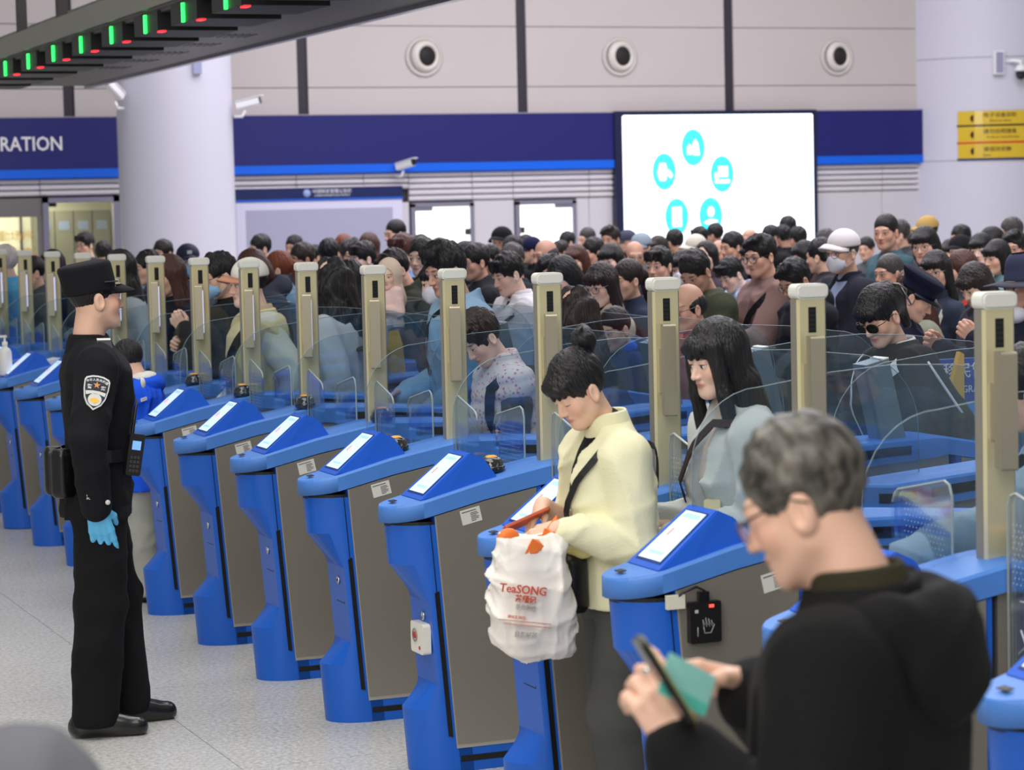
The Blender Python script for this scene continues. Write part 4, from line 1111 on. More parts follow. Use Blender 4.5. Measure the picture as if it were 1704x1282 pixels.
def build_person(sp):
    """sp: fem, lean, head (pitch, yaw, roll deg), wl/wr wrist targets, hem, bulk, sleeve, collar, open, legs, h (voxel), hh (head voxel)"""
    g = sp.get
    fem = g('fem', False); h = g('h', .013); hh = g('hh', .0075)
    U = Matrix.Translation((0, 0, .92)) @ Matrix.Rotation(R(g('lean', 0)), 4, 'X') @ Matrix.Rotation(R(g('twist', 0)), 4, 'Z') @ Matrix.Translation((0, 0, -.92))
    pt, yw, rl = g('head', (0, 0, 0))
    H = U @ Matrix.Translation((0, .018+g('poke', -.01), 1.487)) @ Matrix.Rotation(R(yw), 4, 'Z') @ Matrix.Rotation(R(pt), 4, 'X') @ Matrix.Rotation(R(rl), 4, 'Y') @ Matrix.Translation((0, -.03, .095))
    hs = g('hs', 1.02)
    H = H @ Matrix.Diagonal((hs*.98, hs*.90, hs, 1))
    nk = H.inverted() @ (U @ Vector((0, .028, 1.40)))
    hf = head_field(hh, fem, neck=tuple(nk), neck_r=(.048 if fem else .056)*g('nr', 1), chub=g('chub', 0))
    hv = hf.mesh()
    body = [xf(hv, H)+(0, hv[0])]
    sw = .146 if fem else .165
    bk = g('bulk', .02)
    arms = {}
    for s, key, rest in ((1, 'wl', REST_L), (-1, 'wr', REST_R)):
        S = Vector((s*sw, .005, 1.345 if not fem else 1.335)); W = Vector(g(key, rest))
        if g('abs') and g(key): W = U.inverted() @ W
        E_, W = ik(S, W, .285*g('arm', 1), .255*g('arm', 1), g('pole'+key[1], (s*.28, .5, -.8)))
        arms[s] = (S, E_, W)
    # hands
    for s, hk in ((1, 'hl'), (-1, 'hr')):
        if not g(hk, True): continue
        S, E_, W = arms[s]
        q = g(hk) if isinstance(g(hk), dict) else {}
        D = Vector(q.get('dir', (W-E_).normalized())); Nn = Vector(q.get('nrm', (s*.9, -.3, .3)))
        hz = g('hv', .007)
        f = Field(W-Vector((.2, .2, .2)), W+Vector((.2, .2, .2)), hz)
        f.cone(E_+(W-E_)*.55, W, .036 if fem else .04, .027, .01)
        f.cone(W, W+D*.02, .026, .024, .012)
        hand_parts(f, W, D, Nn, q.get('side', s), q.get('curl', .3), q.get('thumb', .5), q.get('sc', .92 if fem else 1.0))
        body.append(xf(f.mesh(), U)+(g('hand_mi', 0),))
    # trunk under the clothes
    f = Field((-.34, -.25, .03), (.34, .25, 1.46), .03)
    f.loft([(r[0], r[1]-.02, r[2]-.02, r[3]) for r in prof(fem, .82, 0)], 0)
    body.append(xf(f.mesh(), U)+(0,))
    out = {'H': H, 'U': U, 'arms': arms}
    legs = g('legs', (((.074, 0, .88), (.095, -.015, .48), (.105, .02, .075)), ((-.074, 0, .88), (-.095, -.015, .48), (-.105, .02, .075))))
    f = Field((-.4, -.45, .02), (.4, .45, 1.0), .03)
    for a, b, c in legs: f.cone(a, b, .06, .045, .01); f.cone(b, c, .04, .032, .01)
    body.append(f.mesh()+(0,))
    out['body'] = body
    # top garment
    hem = g('hem', .80)
    pts = [Vector((0, 0, 1.3))]+[p for a in arms.values() for p in a]
    lo = [min(p[i] for p in pts)-.17 for i in range(3)]; hi = [max(p[i] for p in pts)+.17 for i in range(3)]
    lo[0] = min(lo[0], -.32); hi[0] = max(hi[0], .32); lo[1] = min(lo[1], -.24); hi[1] = max(hi[1], .26)
    lo[2] = min(lo[2], hem-.03); hi[2] = max(hi[2], 1.58)
    f = Field(lo, hi, h)
    f.loft(prof(fem, hem, bk, g('flare', 0)), 0)
    ar = (.056 if fem else .064)+bk*.8; slv = g('sleeve', 1.0)
    zs = 1.345 if not fem else 1.335
    for s in (1, -1): f.cone((0, .022, 1.385), (s*sw*.92, .008, zs), .052, ar*.93, .04)
    def put_arms(f, ar, smax):
        for s in (1, -1):
            S, E_, W = arms[s]
            if smax < .5: f.cone(S, S+(E_-S)*smax, ar, ar*.95, .025); continue
            f.cone(S, E_, ar, ar*.86, .025)
            if smax > .6:
                e = E_+(W-E_)*min(1, smax)
                f.cone(E_, e, ar*.86, ar*g('cuff', .66), .012)
    if g('sep_sleeves'):
        put_arms(f, ar+.004, g('cap_sleeve', .12))
        f2 = Field(lo, hi, h); put_arms(f2, ar-.004, slv)
        if g('folds', .006): f2.fold(g('folds', .006), g('ffreq', 34), 21)
        out['sleeves'] = xf(f2.mesh(), U)
    else: put_arms(f, ar, slv)
    cl = g('collar', 'crew')
    if cl in ('stand', 'shirt'):
        zt = 1.472 if cl == 'stand' else 1.452
        cb = MB(); v = []; ff = []; n = 36; k0 = g('lapel', .045)
        for i in range(n):
            a_ = 2*math.pi*i/n; fr = max(0, -math.cos(a_)); dz = k0*fr**4
            for rr, z in ((.084, 1.385), (.083, 1.42-dz*.5), (.079, zt-.006-dz), (.076, zt-dz), (.071, zt-.006-dz), (.069, 1.41-dz*.3), (.066, 1.375)):
                t = (z-1.385)/.09; v.append((rr*.98*math.sin(a_), .030-.016*t+rr*math.cos(a_)*.96, z))
        for i in range(n):
            for j in range(6): ff.append((i*7+j, ((i+1) % n)*7+j, ((i+1) % n)*7+j+1, i*7+j+1))
        out['collar'] = xf((np.array(v), np.array(ff)), U)
    elif cl == 'hood':
        f.ell((0, .095, 1.43), (.115, .075, .075), .02)
        for s in (1, -1): f.cone((s*.07, .09, 1.46), (s*.075, -.055, 1.40), .036, .028, .02)
        f.ell((0, .045, 1.50), (.055, .05, .045), .012, 's')
    elif cl == 'scarf':
        f.ell((0, .01, 1.43), (.095, .09, .05), .02)
    else:
        f.cone((0, .022, 1.40), (0, .018, 1.435), .075, .066, .015)
    if g('open'):
        ow, ox = g('open')
        f.ell((ox, -.20, 1.13), (ow, .15, .42), .006, 's')
        f.cone((ox, -.13, 1.25), (ox*.3, -.08, 1.47), ow*.6, ow*1.2, .006, 's')
    if g('folds', .006): f.fold(g('folds', .006), g('ffreq', 34), g('seed', 3))
    if g('puff'):
        Z = f.ax[2][None, None, :]; f.F = np.where(f.F < .2, f.F-(g('puff')*np.abs(np.sin(Z*math.pi/.075))).astype(np.float32), f.F)
    out['top'] = xf(f.mesh(), U)
    if g('shirt'):
        f = Field((-.25, -.24, .84), (.25, .2, 1.48), max(h, .012)); f.loft(prof(fem, .86, -.004), 0)
        f.cone((0, .022, 1.40), (0, .018, 1.425), .068, .062, .015)
        out['shirt'] = xf(f.mesh(), U)
    # trousers
    tb = g('tbulk', .012); xs = [p for l in legs for p in l]
    lo = [min(p[i] for p in xs)-.2 for i in range(3)]; hi = [max(p[i] for p in xs)+.2 for i in range(3)]
    f = Field((lo[0], lo[1], .015), (hi[0], hi[1], 1.06), g('th', .017))
    f.loft([(.80, .150+tb*.3, .10+tb*.3, 0), (.93, .138, .092, 0), (1.02, .12, .08, 0)], 0)
    for a, b, c in legs:
        f.cone(a, b, .070+tb, .060+tb*1.3, .02); f.cone(b, c, .060+tb*1.3, .046+tb*1.6, .02)
    if g('folds', .006): f.fold(g('folds', .006)*.9, 30, 9)
    f.cut(2, .04, '>')
    out['trousers'] = f.mesh()
    shoes = []
    for (a, b, c), s in zip(legs, (1, -1)):
        tr = R(g('toe', 8))*s
        f = Field((-.08, -.24, -.01), (.08, .13, .16), .012)
        f.cone((0, .045, .05), (0, .03, .085), .042, .045, .02); f.cone((0, .055, .035), (0, -.15, .028), .042, .040, .03)
        f.cone((0, 0, .075), (0, -.09, .042), .042, .034, .03); f.cut(2, .002, '>')
        shoes.append(xf(f.mesh(), Matrix.Translation((c[0], c[1], 0)) @ Matrix.Rotation(tr, 4, 'Z')))
    out['shoes'] = shoes
    return out
BALD = []
def hair_obj(style, m, root, H, h=.007, seed=1, sc=1.0):
    key = ('hairme', style, h, seed, m.name)
    if key not in SDFH:
        V, Q = hair_mesh(style, h, seed); SDFH[key] = np_mesh('hair', [(V, Q, 0)], [m])
    o = link('hair', SDFH[key], root); o.matrix_local = H @ Matrix.Scale(sc, 4); return o
def glasses_obj(root, H, m, lens=None, big=1.0):
    key = ('glasses', m.name, big, lens.name if lens else '')
    if key not in SDFH:
        b = MB()
        for s in (-1, 1):
            pts = [(s*.033+.025*big*math.cos(a)*(1 if abs(math.cos(a)) < .8 else .97), -.1035+.010*abs(math.cos(a))*(1 if s*math.cos(a) > 0 else -.1), -.006+.0195*big*math.sin(a)) for a in [2*math.pi*i/16 for i in range(16)]]
            b.tube(pts, .0016*big, 5, closed=True)
            b.tube([(s*(.033+.025*big), -.0935, .002), (s*.078, -.07, .004), (s*.084, .0, .008), (s*.083, .022, -.006)], .0016*big, 5)
            if lens: b.add([(p[0], p[1]+.001, p[2]) for p in pts], [list(range(16))], 1)
        b.tube([(-.009, -.105, .0), (0, -.109, .003), (.009, -.105, .0)], .0016, 5)
        SDFH[key] = b.mesh('glasses', [m, lens] if lens else [m])
    o = link('glasses', SDFH[key], root); o.matrix_local = H; return o
def mask_obj(root, H, m, ms):
    key = ('mask', m.name)
    if key not in SDFH:
        f = Field((-.1, -.16, -.13), (.1, .03, .02), .006)
        f.ell((0, -.045, -.056), (.067, .070, .056), 0); f.cone((0, -.108, -.030), (0, -.096, -.085), .010, .014, .03)
        f.ell((0, -.02, -.05), (.0655, .076, .075), .003, 's'); f.cut(1, -.01, '<')
        f.ell((0, .0, -.05), (.2, .03, .2), .004, 's')
        V, Q = f.mesh()
        b = MB()
        SDFH[key] = np_mesh('face_mask', [(V, Q, 0)], [m])
        for s in (-1, 1):
            b.tube([(s*.066, -.045, -.022), (s*.082, -.005, .012), (s*.088, .03, -.005), (s*.086, .025, -.035), (s*.066, -.04, -.078)], .0016, 5)
        SDFH[key+('s',)] = b.mesh('ear_loops', [ms])
    o = link('face_mask', SDFH[key], root); o.matrix_local = H
    l = link('ear_loops', SDFH[key+('s',)], o)
    return o
def cap_obj(root, H, mc, mb, kind='cap'):
    key = ('cap', mc.name, mb.name, kind)
    if key not in SDFH:
        f = Field((-.13, -.14, 0), (.13, .15, .16), .006)
        if kind == 'hat': f.cone((0, .016, .04), (0, .018, .09), .098, .088, 0)
        else: f.ell((0, .018, .045), (.092, .108, .088), 0)
        f.cut(2, .032, '>')
        V, Q = f.mesh()
        SDFH[key] = np_mesh('crown', [(V, Q, 0)], [mc])
        b = MB(); n = 16
        if kind == 'hat':
            v = []
            for k in range(24):
                a = 2*math.pi*k/24
                for r_, z in ((.09, .036), (.215, .034), (.215, .028), (.09, .030)):
                    v.append((r_*math.cos(a)*.92, .018+r_*math.sin(a), z-.02*abs(math.cos(a))*(r_ > .1)))
            fs = []
            for k in range(24):
                k2 = (k+1) % 24
                for i in range(4): fs.append((k*4+i, k2*4+i, k2*4+(i+1) % 4, k*4+(i+1) % 4))
            b.add(v, fs, 0, True)
        else:
            v = []; fs = []
            for k in range(n+1):
                a = math.pi+math.pi*k/n; x = .082*math.cos(a); y = .03+.115*math.sin(a)
                for (ox, oz) in ((1, 0), (0, 0)):
                    yy = -.025+(.105*math.sin(a) if ox else .155*math.sin(a)); z = .042-(0 if ox else .018)-.030*(x/.08)**2
                    v += [(x, yy, z+.003), (x, yy, z-.003)]
            for k in range(n):
                a = k*4; c = a+4
                fs += [(a, c, c+2, a+2), (a+1, a+3, c+3, c+1), (a+2, c+2, c+3, a+3), (a, a+1, c+1, c)]
            b.add(v, fs, 0, True)
        SDFH[key+('b',)] = b.mesh('brim', [mb])
    o = link('crown', SDFH[key], root); o.matrix_local = H
    l = link('brim', SDFH[key+('b',)], root); l.matrix_local = H @ Matrix.Translation((0, 0, .014 if kind == 'cap' else 0))
    return o
def person(sp, loc, phi, height, label, skin, top, trs, shoe, hair=None, group=None, extras=None, name='person', cat='person', shirt=None, hair_h=None, seed=1):
    """root Empty + body, clothes, hair...; sp may be a built dict (shared meshes) or a spec"""
    root = empty(name, loc, math.pi-R(phi), label, cat, group)
    sc = height/1.72; root.scale = (sc, sc, sc)
    key = sp.get('key')
    if key and ('P', key) in SDFH: B = SDFH[('P', key)]
    else:
        d = build_person(sp)
        B = {'H': d['H'], 'U': d['U'], 'arms': d['arms'], 'body': np_mesh('body', d['body'], [skin], True), 'top': np_mesh('jacket', [d['top']+(0,)], [top]),
             'trousers': np_mesh('trousers', [d['trousers']+(0,)], [trs]), 'shoes': [np_mesh('shoe', [s+(0,)], [shoe]) for s in d['shoes']]}
        if 'collar' in d: B['collar'] = np_mesh('collar', [d['collar']+(0,)], [top])
        if 'sleeves' in d: B['sleeves'] = np_mesh('sleeves', [d['sleeves']+(0,)], [sp.get('sleeve_m', top)])
        if 'shirt' in d: B['shirt'] = np_mesh('shirt', [d['shirt']+(0,)], [shirt or top])
        if key: SDFH[('P', key)] = B
    def put(nm, me, m):
        o = link(nm, me, root)
        if key:
            o.material_slots[0].link = 'OBJECT'; o.material_slots[0].material = m
        else: me.materials[0] = m
        return o
    put('body', B['body'], skin); put(sp.get('topname', 'jacket'), B['top'], top); put('trousers', B['trousers'], trs)
    if 'collar' in B: put('collar', B['collar'], sp.get('collar_m', top))
    if 'sleeves' in B: put('sleeves', B['sleeves'], sp.get('sleeve_m', top))
    for s in B['shoes']: put('shoe', s, shoe)
    if 'shirt' in B: put('shirt', B['shirt'], shirt or top)
    if hair: hair_obj(hair[0], hair[1], root, B['H'], hair_h or .008, seed)
    if extras: extras(root, B)
    return root, B

# ------------------------------------------------------------------ the crowd
SKN = {'p': skin_mat('skin_pale', (236, 200, 182)), 'm': skin_mat('skin_mid', (228, 184, 160)), 't': skin_mat('skin_tan', (206, 160, 138)), 'd': skin_mat('skin_dark_tan', (174, 126, 104)),
       's': skin_mat('skin_eyes_down', (234, 192, 166), shut=1), 'u': skin_mat('skin_tan_eyes_down', (212, 166, 140), shut=1)}
HRM = {'k': hair_mat('hair_black', (17, 15, 17)), 'b': hair_mat('hair_dark_brown', (38, 26, 24)), 'r': hair_mat('hair_reddish_brown', (74, 40, 32)), 'o': hair_mat('hair_ginger', (128, 62, 34)),
       'g': hair_mat('hair_grey_black', (62, 60, 60)), 'w': hair_mat('hair_white', (214, 204, 204))}
def CL(*c): return cloth('cloth_%d_%d_%d' % c, c)
BLK = CL(24, 24, 28); NVY = CL(30, 38, 62); WHT = CL(222, 222, 226); JEAN = CL(52, 60, 82); GRYD = CL(66, 66, 70)
SHOE = mat('shoe_dark', (24, 22, 22), .4)
def hnd(d, n, c=.55, th=.5, **k): return dict(dir=d, nrm=n, curl=c, thumb=th, **k)
PH = dict(wl=(.07, -.31, 1.14), wr=(-.07, -.31, 1.12), hl=hnd((-.35, -.8, .35), (.7, -.2, -.6)), hr=hnd((.35, -.8, .35), (-.7, -.2, -.6)))
TM = {
 'm0': dict(key='m0', head=(4, 8, 0), lean=3, collar='crew', seed=1), 'm1': dict(key='m1', head=(24, 10, 0), lean=6, collar='hood', seed=2, bulk=.026, **PH),
 'm2': dict(key='m2', head=(3, 34, 0), lean=2, collar='shirt', seed=3), 'm3': dict(key='m3', head=(2, -22, 4), lean=3, collar='stand', seed=4, bulk=.028),
 'f0': dict(key='f0', fem=True, head=(4, 8, 0), lean=3, collar='crew', seed=5), 'f1': dict(key='f1', fem=True, head=(26, 8, 0), lean=6, collar='hood', seed=6, bulk=.024, **PH),
 'f2': dict(key='f2', fem=True, head=(3, 36, -4), lean=2, collar='stand', seed=7), 'f3': dict(key='f3', fem=True, head=(4, -25, 0), lean=3, collar='crew', seed=8, bulk=.026)}
for k, t in TM.items(): t.update(hh=.0058, h=.0125, hv=.0065, folds=.010, ffreq=42)
GLM = mat('glasses_black', (20, 20, 24), .3); GLW = mat('glasses_wire', (120, 110, 110), .25, .8); LENS = glass_mat('lens_clear', (.95, .96, .97), .06)
DARKL = mat('lens_dark', (12, 11, 13), .08)
MSK = {'w': mat('mask_white', (226, 226, 238), .8), 'b': mat('mask_blue', (150, 196, 232), .8)}
LOOP = mat('mask_loop', (232, 236, 240), .7)
def X_gl(m=GLM, lens=LENS, big=1.0): return lambda r, B: glasses_obj(r, B['H'], m, lens, big)
def X_mask(c='w'): return lambda r, B: mask_obj(r, B['H'], MSK[c], LOOP)
def X_cap(mc, mb=None, kind='cap'): return lambda r, B: cap_obj(r, B['H'], mc, mb or mc, kind)
def X_all(*fs):
    def g(r, B):
        for f in fs: f(r, B)
    return g
def tors(B, z, ang, off=.012, fem=False, bulk=.02):
    q = np.array(PROF_F if fem else PROF_M); a, b, c = [float(np.interp(z, q[:, 0], q[:, i])) for i in (1, 2, 3)]
    t = R(ang); rr = 1/((abs(math.sin(t))/(a+bulk+off))**2.3+(abs(math.cos(t))/(b+bulk*1.1+off))**2.3)**(1/2.3)
    return B['U'] @ Vector((rr*math.sin(t), c-rr*math.cos(t), z))
def X_strap(pts, w=.03, m=BLK, fem=False, bulk=.02, name='strap', off=.012):
    def g(r, B):
        P = [tors(B, z, a, off, fem, bulk) for z, a in pts]
        ctr = B['U'] @ Vector((0, .0, 1.2)); out = []
        n = len(P)
        wd = []
        for i, p in enumerate(P):
            t = (P[min(i+1, n-1)]-P[max(i-1, 0)]).normalized(); nn = (p-ctr); nn.z *= .5
            wd.append(t.cross(nn).normalized())
        MB().ribbon(P, wd, w, .005, 0).build(name, m, r)
    return g
def ease(pts, n=5):
    """densify (z, angle) way points"""
    o = []
    for (z0, a0), (z1, a1) in zip(pts[:-1], pts[1:]):
        for i in range(n): o.append((z0+(z1-z0)*i/n, a0+(a1-a0)*i/n))
    return o+[pts[-1]]
SHL = [(1.0, -60), (1.22, -30), (1.36, 5), (1.40, 40), (1.385, 90), (1.33, 140), (1.15, 175), (1.0, 200)]   # over the left shoulder, across the body
def X_pack(m, sides=(1, -1)):
    def g(r, B):
        f = Field((-.2, .05, .85), (.2, .38, 1.46), .014)
        f.loft([(.90, .13, .08, .19), (.95, .15, .09, .19), (1.2, .15, .085, .185), (1.33, .13, .07, .17), (1.39, .06, .04, .16)], 0)
        p = f.mesh(); o = link('backpack', np_mesh('backpack', [xf(p, B['U'])+(0,)], [m]), r)
        for s in sides:
            X_strap(ease([(1.02, s*62), (1.22, s*42), (1.34, s*38), (1.40, s*70), (1.37, s*130), (1.25, s*160)], 3), .04, m)(r, B)
    return g
def X_hairclip(m): return lambda r, B: setattr(MB().tube([(.03, .10, .085), (.06, .12, .06), (.05, .135, .03)], .006).build('hair_clip', m, r), 'matrix_local', B['H'])
GRP = 'travellers waiting in the crowd'
def crowd(pos, tm, hair, hc, sk, top, label, phi=-90, trs=None, ex=None, hs=1):
    x, y, h = pos; T = TM[tm]
    if tm[1] == '1': h = h+.025
    person(T, (x, y, 0), phi, h, label, SKN[sk], top, trs or random.choice(TRS), SHOE, (hair, HRM[hc]) if hair else None, GRP, ex, hair_h=.0075, seed=hs)
random.seed(4)
TRS = [BLK, JEAN, GRYD, NVY]
C_ = crowd
M_wfluff = HRM['w']
C_((3.595, 18.883, 1.762), 'm3', 'fluffy', 'w', 'p', CL(92, 178, 226), 'person with fluffy white hair and a sky blue puffer jacket at the left edge')
C_((3.622, 17.940, 1.692), 'm0', 'fade', 'k', 'm', CL(84, 86, 84), 'man with a black undercut in a grey camouflage jacket near the left edge')
C_((3.963, 18.883, 1.719), 'f3', 'bob', 'k', 'm', CL(52, 54, 60), 'woman in a charcoal jacket just left of the officer\'s cap')
C_((5.730, 25.800, 1.790), 'm2', 'fluffy', 'k', 'm', CL(60, 60, 66), 'man with wavy black hair and glasses seen above the officer\'s cap', ex=X_gl())
C_((5.420, 23.760, 1.720), 'm3', 'short', 'k', 'm', BLK, 'dark-haired head behind the wavy-haired man by the office door', phi=20)
C_((3.599, 15.109, 1.761), 'f3', 'long', 'k', 'p', CL(190, 196, 198), 'woman with long straight black hair in pale grey, right of the officer\'s brim')
C_((4.245, 16.996, 1.725), 'm0', 'short', 'k', 'm', NVY, 'dark-haired person in navy between two posts just right of the officer')
C_((5.531, 21.713, 1.740), 'm2', 'short', 'k', 'm', BLK, 'short-haired man in front of the white column, facing left')
C_((3.667, 14.166, 1.738), 'f0', 'shoulder', 'r', 'm', CL(34, 34, 42), 'woman with a wavy brown bob in a black jacket below the column', phi=-95)
C_((6.320, 21.230, 1.770), 'm0', 'short', 'k', 'm', GRYD, 'man with glasses left under the notice board', ex=X_gl())
C_((4.531, 15.109, 1.742), 'f1', 'bob', 'r', 'p', CL(66, 70, 84), 'woman with a reddish bob and slate T-shirt looking down')
C_((4.915, 16.053, 1.705), 'f3', 'pony', 'o', 'm', CL(140, 170, 196), 'ginger-haired woman with a ponytail and pale blue top')
C_((5.675, 17.940, 1.732), 'm0', 'short', 'b', 'd', BLK, 'tanned man with short brown hair in black, in profile under the notice board')
C_((6.220, 19.100, 1.740), 'm3', 'mop', 'k', 'm', CL(70, 74, 80), 'black-haired head seen from behind under the notice board', phi=10)
C_((7.280, 21.920, 1.740), 'f3', 'bob', 'o', 'm', BLK, 'reddish-haired head behind the older man in black', phi=0)
C_((6.115, 18.262, 1.746), 'm2', 'side', 'g', 'm', CL(26, 28, 34), 'older man with greying hair facing the camera in a black jacket', phi=-138)
C_((7.160, 20.890, 1.760), 'f3', 'long', 'r', 'm', GRYD, 'woman with long auburn hair seen from behind under the notice board', phi=20)
C_((5.870, 17.080, 1.740), 'm0', 'mop', 'k', 'p', BLK, 'young man with a black fringe in a black top under the board\'s right end')
C_((4.040, 12.279, 1.728), 'f3', 'curly', 'k', 'p', CL(206, 206, 208), 'woman with big black hair and a white sleeveless top seen from behind', phi=-45)
C_((4.456, 13.223, 1.692), 'f3', 'shoulder', 'k', 'm', CL(238, 188, 200), 'black-haired woman in a pink top with a yellow bag', phi=-40, ex=X_pack(CL(240, 178, 40), (1,)))
C_((7.780, 21.720, 1.870), 'm0', 'fade', 'k', 'm', CL(40, 66, 130), 'tall man in a blue jacket standing above the crowd left of the lit door')
C_((5.950, 16.510, 1.790), 'm2', 'fluffy', 'r', 'p', CL(120, 150, 200), 'young man with reddish hair and glasses in light blue', ex=X_gl())
C_((5.147, 14.166, 1.731), 'm1', 'mop', 'k', 'm', CL(54, 58, 48), 'person in an olive black jacket bending over a white cup', phi=-85)
C_((5.588, 15.109, 1.783), 'm2', 'short', 'k', 'p', CL(60, 92, 136), 'black-haired boy in a blue striped jacket before the lit door')
C_((4.630, 12.279, 1.704), 'f2', 'bob', 'k', 'p', CL(58, 46, 46), 'woman in a white mask holding up a phone, left of the denim shirt', ex=X_mask())
C_((6.080, 15.370, 1.730), 'm0', 'short', 'k', 't', CL(40, 42, 46), 'man in dark grey with an orange scarf collar behind the denim shirt', ex=None)
C_((8.300, 20.420, 1.780), 'f2', 'under', 'k', 't', CL(34, 38, 42), 'woman in a black cap at the left side of the second lit door', ex=X_cap(BLK))
C_((7.810, 19.000, 1.720), 'm2', 'short', 'k', 'd', BLK, 'dark-haired man behind the young man with the earbud')
C_((6.624, 16.117, 1.710), 'm2', 'short', 'g', 't', CL(44, 46, 52), 'man with grey-black hair close behind the earbud boy')
C_((9.660, 23.110, 1.670), 'f0', 'bob', 'k', 'm', GRYD, 'dark bobbed head before the second lit door')
C_((8.940, 21.240, 1.670), 'm3', 'under', 'k', 'm', BLK, 'person in a navy knitted cap next to the bald man', ex=X_cap(CL(24, 30, 66)))
C_((7.300, 17.040, 1.720), 'm0', 'bald', 'g', 't', CL(126, 96, 78), 'bald man in a brown striped pullover before the second lit door')
C_((6.024, 14.112, 1.665), 'm2', 'side', 'k', 't', CL(40, 40, 44), 'man with thinning black hair facing forward above a post cap', phi=-130)
C_((10.650, 23.790, 1.720), 'm0', 'fade', 'g', 'm', BLK, 'man with cropped grey hair at the right of the second lit door')
C_((7.236, 16.370, 1.679), 'f2', 'bob', 'r', 'm', CL(60, 50, 58), 'woman with a burgundy bob and glasses behind the blue jacket', ex=X_gl())
C_((5.998, 13.554, 1.671), 'f1', 'bob', 'k', 'p', CL(44, 104, 206), 'woman with a black bob in a bright blue hooded jacket looking down')
C_((8.240, 18.270, 1.700), 'm0', 'short', 'k', 't', CL(48, 46, 50), 'short-haired man in profile behind the laughing woman')
C_((9.610, 20.970, 1.760), 'm2', 'side', 'b', 't', CL(60, 60, 66), 'man with dark brown hair left of the lit screen')
C_((10.739, 22.992, 1.686), 'm3', None, 'k', 'm', BLK, 'person in a dark blue-grey cap at the left edge of the screen', ex=X_cap(CL(70, 74, 92)))
C_((8.968, 18.949, 1.708), 'm2', 'under', 'k', 'm', CL(110, 112, 122), 'man in a pale blue-grey baseball cap and glasses', ex=X_all(X_cap(CL(150, 164, 178)), X_gl()))
C_((7.233, 15.759, 1.691), 'f2', 'shoulder', 'k', 'p', CL(40, 36, 44), 'smiling woman with long black hair left of the balding man')
C_((8.080, 17.250, 1.680), 'm2', 'balding', 'k', 't', CL(56, 50, 54), 'balding man with glasses facing forward under the screen', phi=-130, ex=X_gl(GLW))
C_((6.107, 13.025, 1.648), 'f0', 'pony', 'b', 'm', CL(44, 54, 74), 'woman with a dark ponytail in a slate blue jacket, in profile')
C_((6.890, 14.280, 1.690), 'm2', 'mop', 'k', 'm', CL(120, 112, 112), 'young man with a thick black fringe and a grey hoodie', ex=X_strap(ease([(1.0, 30), (1.22, 42), (1.36, 60), (1.39, 95), (1.34, 140)], 3), .05, CL(196, 200, 204)))
C_((9.512, 18.968, 1.683), 'm0', 'under', 'k', 't', GRYD, 'person in a cream white baseball cap under the screen icons', ex=X_cap(CL(222, 216, 202)))
C_((9.600, 19.890, 1.670), 'f0', 'bob', 'b', 'm', CL(66, 48, 48), 'brown-haired head in the crowd below the form icon')
C_((7.283, 14.705, 1.651), 'f2', 'shoulder', 'k', 'p', CL(80, 66, 78), 'woman in a white face mask behind the olive jacket', ex=X_mask())
C_((11.740, 23.350, 1.700), 'm3', 'mop', 'k', 'm', BLK, 'black-haired head right before the coin icon', phi=-20)
C_((12.360, 24.180, 1.720), 'm3', 'short', 'k', 't', BLK, 'tall dark head rising in front of the screen\'s lower middle', phi=-60)
C_((8.400, 16.590, 1.670), 'f2', 'long', 'k', 'p', CL(70, 60, 72), 'woman with long black hair and a pale forehead behind the olive jacket')
C_((9.266, 17.806, 1.721), 'm0', 'short', 'k', 't', CL(50, 46, 52), 'stocky man with cropped black hair left of the man in the brown hoodie')
C_((9.425, 18.395, 1.646), 'm2', 'balding', 'k', 't', CL(60, 58, 62), 'balding head between the cropped man and the long-haired woman')
C_((7.786, 14.862, 1.590), 'm1', 'mop', 'k', 'p', CL(170, 190, 222), 'person with black hair in a light blue shirt looking down')
C_((12.230, 23.140, 1.670), 'm0', 'bald', 'g', 't', BLK, 'shaved head at the lower right of the screen')
C_((13.100, 23.880, 1.780), 'm3', 'short', 'k', 't', BLK, 'tallest dark head before the right part of the screen', phi=-50)
C_((9.990, 17.560, 1.720), 'm3', 'short', 'g', 'm', CL(52, 50, 56), 'grey-haired head left of the white cap with the mask', phi=-30)
C_((9.390, 15.650, 1.850), 'm2', 'fade', 'k', 't', CL(62, 92, 102), 'tall smiling man with cropped hair in a teal jacket')
C_((6.690, 11.970, 1.650), 'm1', 'side', 'k', 't', CL(26, 28, 38), 'man with glasses in a black sweater looking down, right of the brown hoodie', ex=X_gl())
C_((7.850, 13.010, 1.630), 'm0', 'buzz', 'g', 't', CL(50, 52, 60), 'man with a grizzled crew cut behind the navy peaked cap')
C_((11.726, 19.288, 1.759), 'm3', 'short', 'g', 'm', CL(70, 74, 80), 'grey-haired head behind the tall smiling man')
C_((8.850, 14.240, 1.770), 'f2', 'bob', 'k', 'm', CL(34, 34, 42), 'person with a black bob and thin glasses in a black jacket', ex=X_gl(GLW))
C_((11.642, 18.678, 1.790), 'm0', 'under', 'k', 't', CL(80, 76, 80), 'person in a mustard cap rising behind the black bob', ex=X_cap(CL(190, 158, 92)))
C_((7.670, 12.220, 1.660), 'f2', 'shoulder', 'k', 'm', CL(50, 58, 76), 'woman with glasses and black hair in a dark blue jacket with a pale strap', ex=X_all(X_gl(GLW), X_strap(ease([(1.05, 60), (1.24, 52), (1.35, 62), (1.38, 100), (1.3, 145)], 3), .025, CL(190, 190, 180), True)))
C_((8.540, 13.280, 1.630), 'f3', 'long', 'r', 'm', CL(70, 70, 76), 'woman with long auburn hair and a red-edged grey backpack', ex=X_pack(CL(176, 60, 48)))
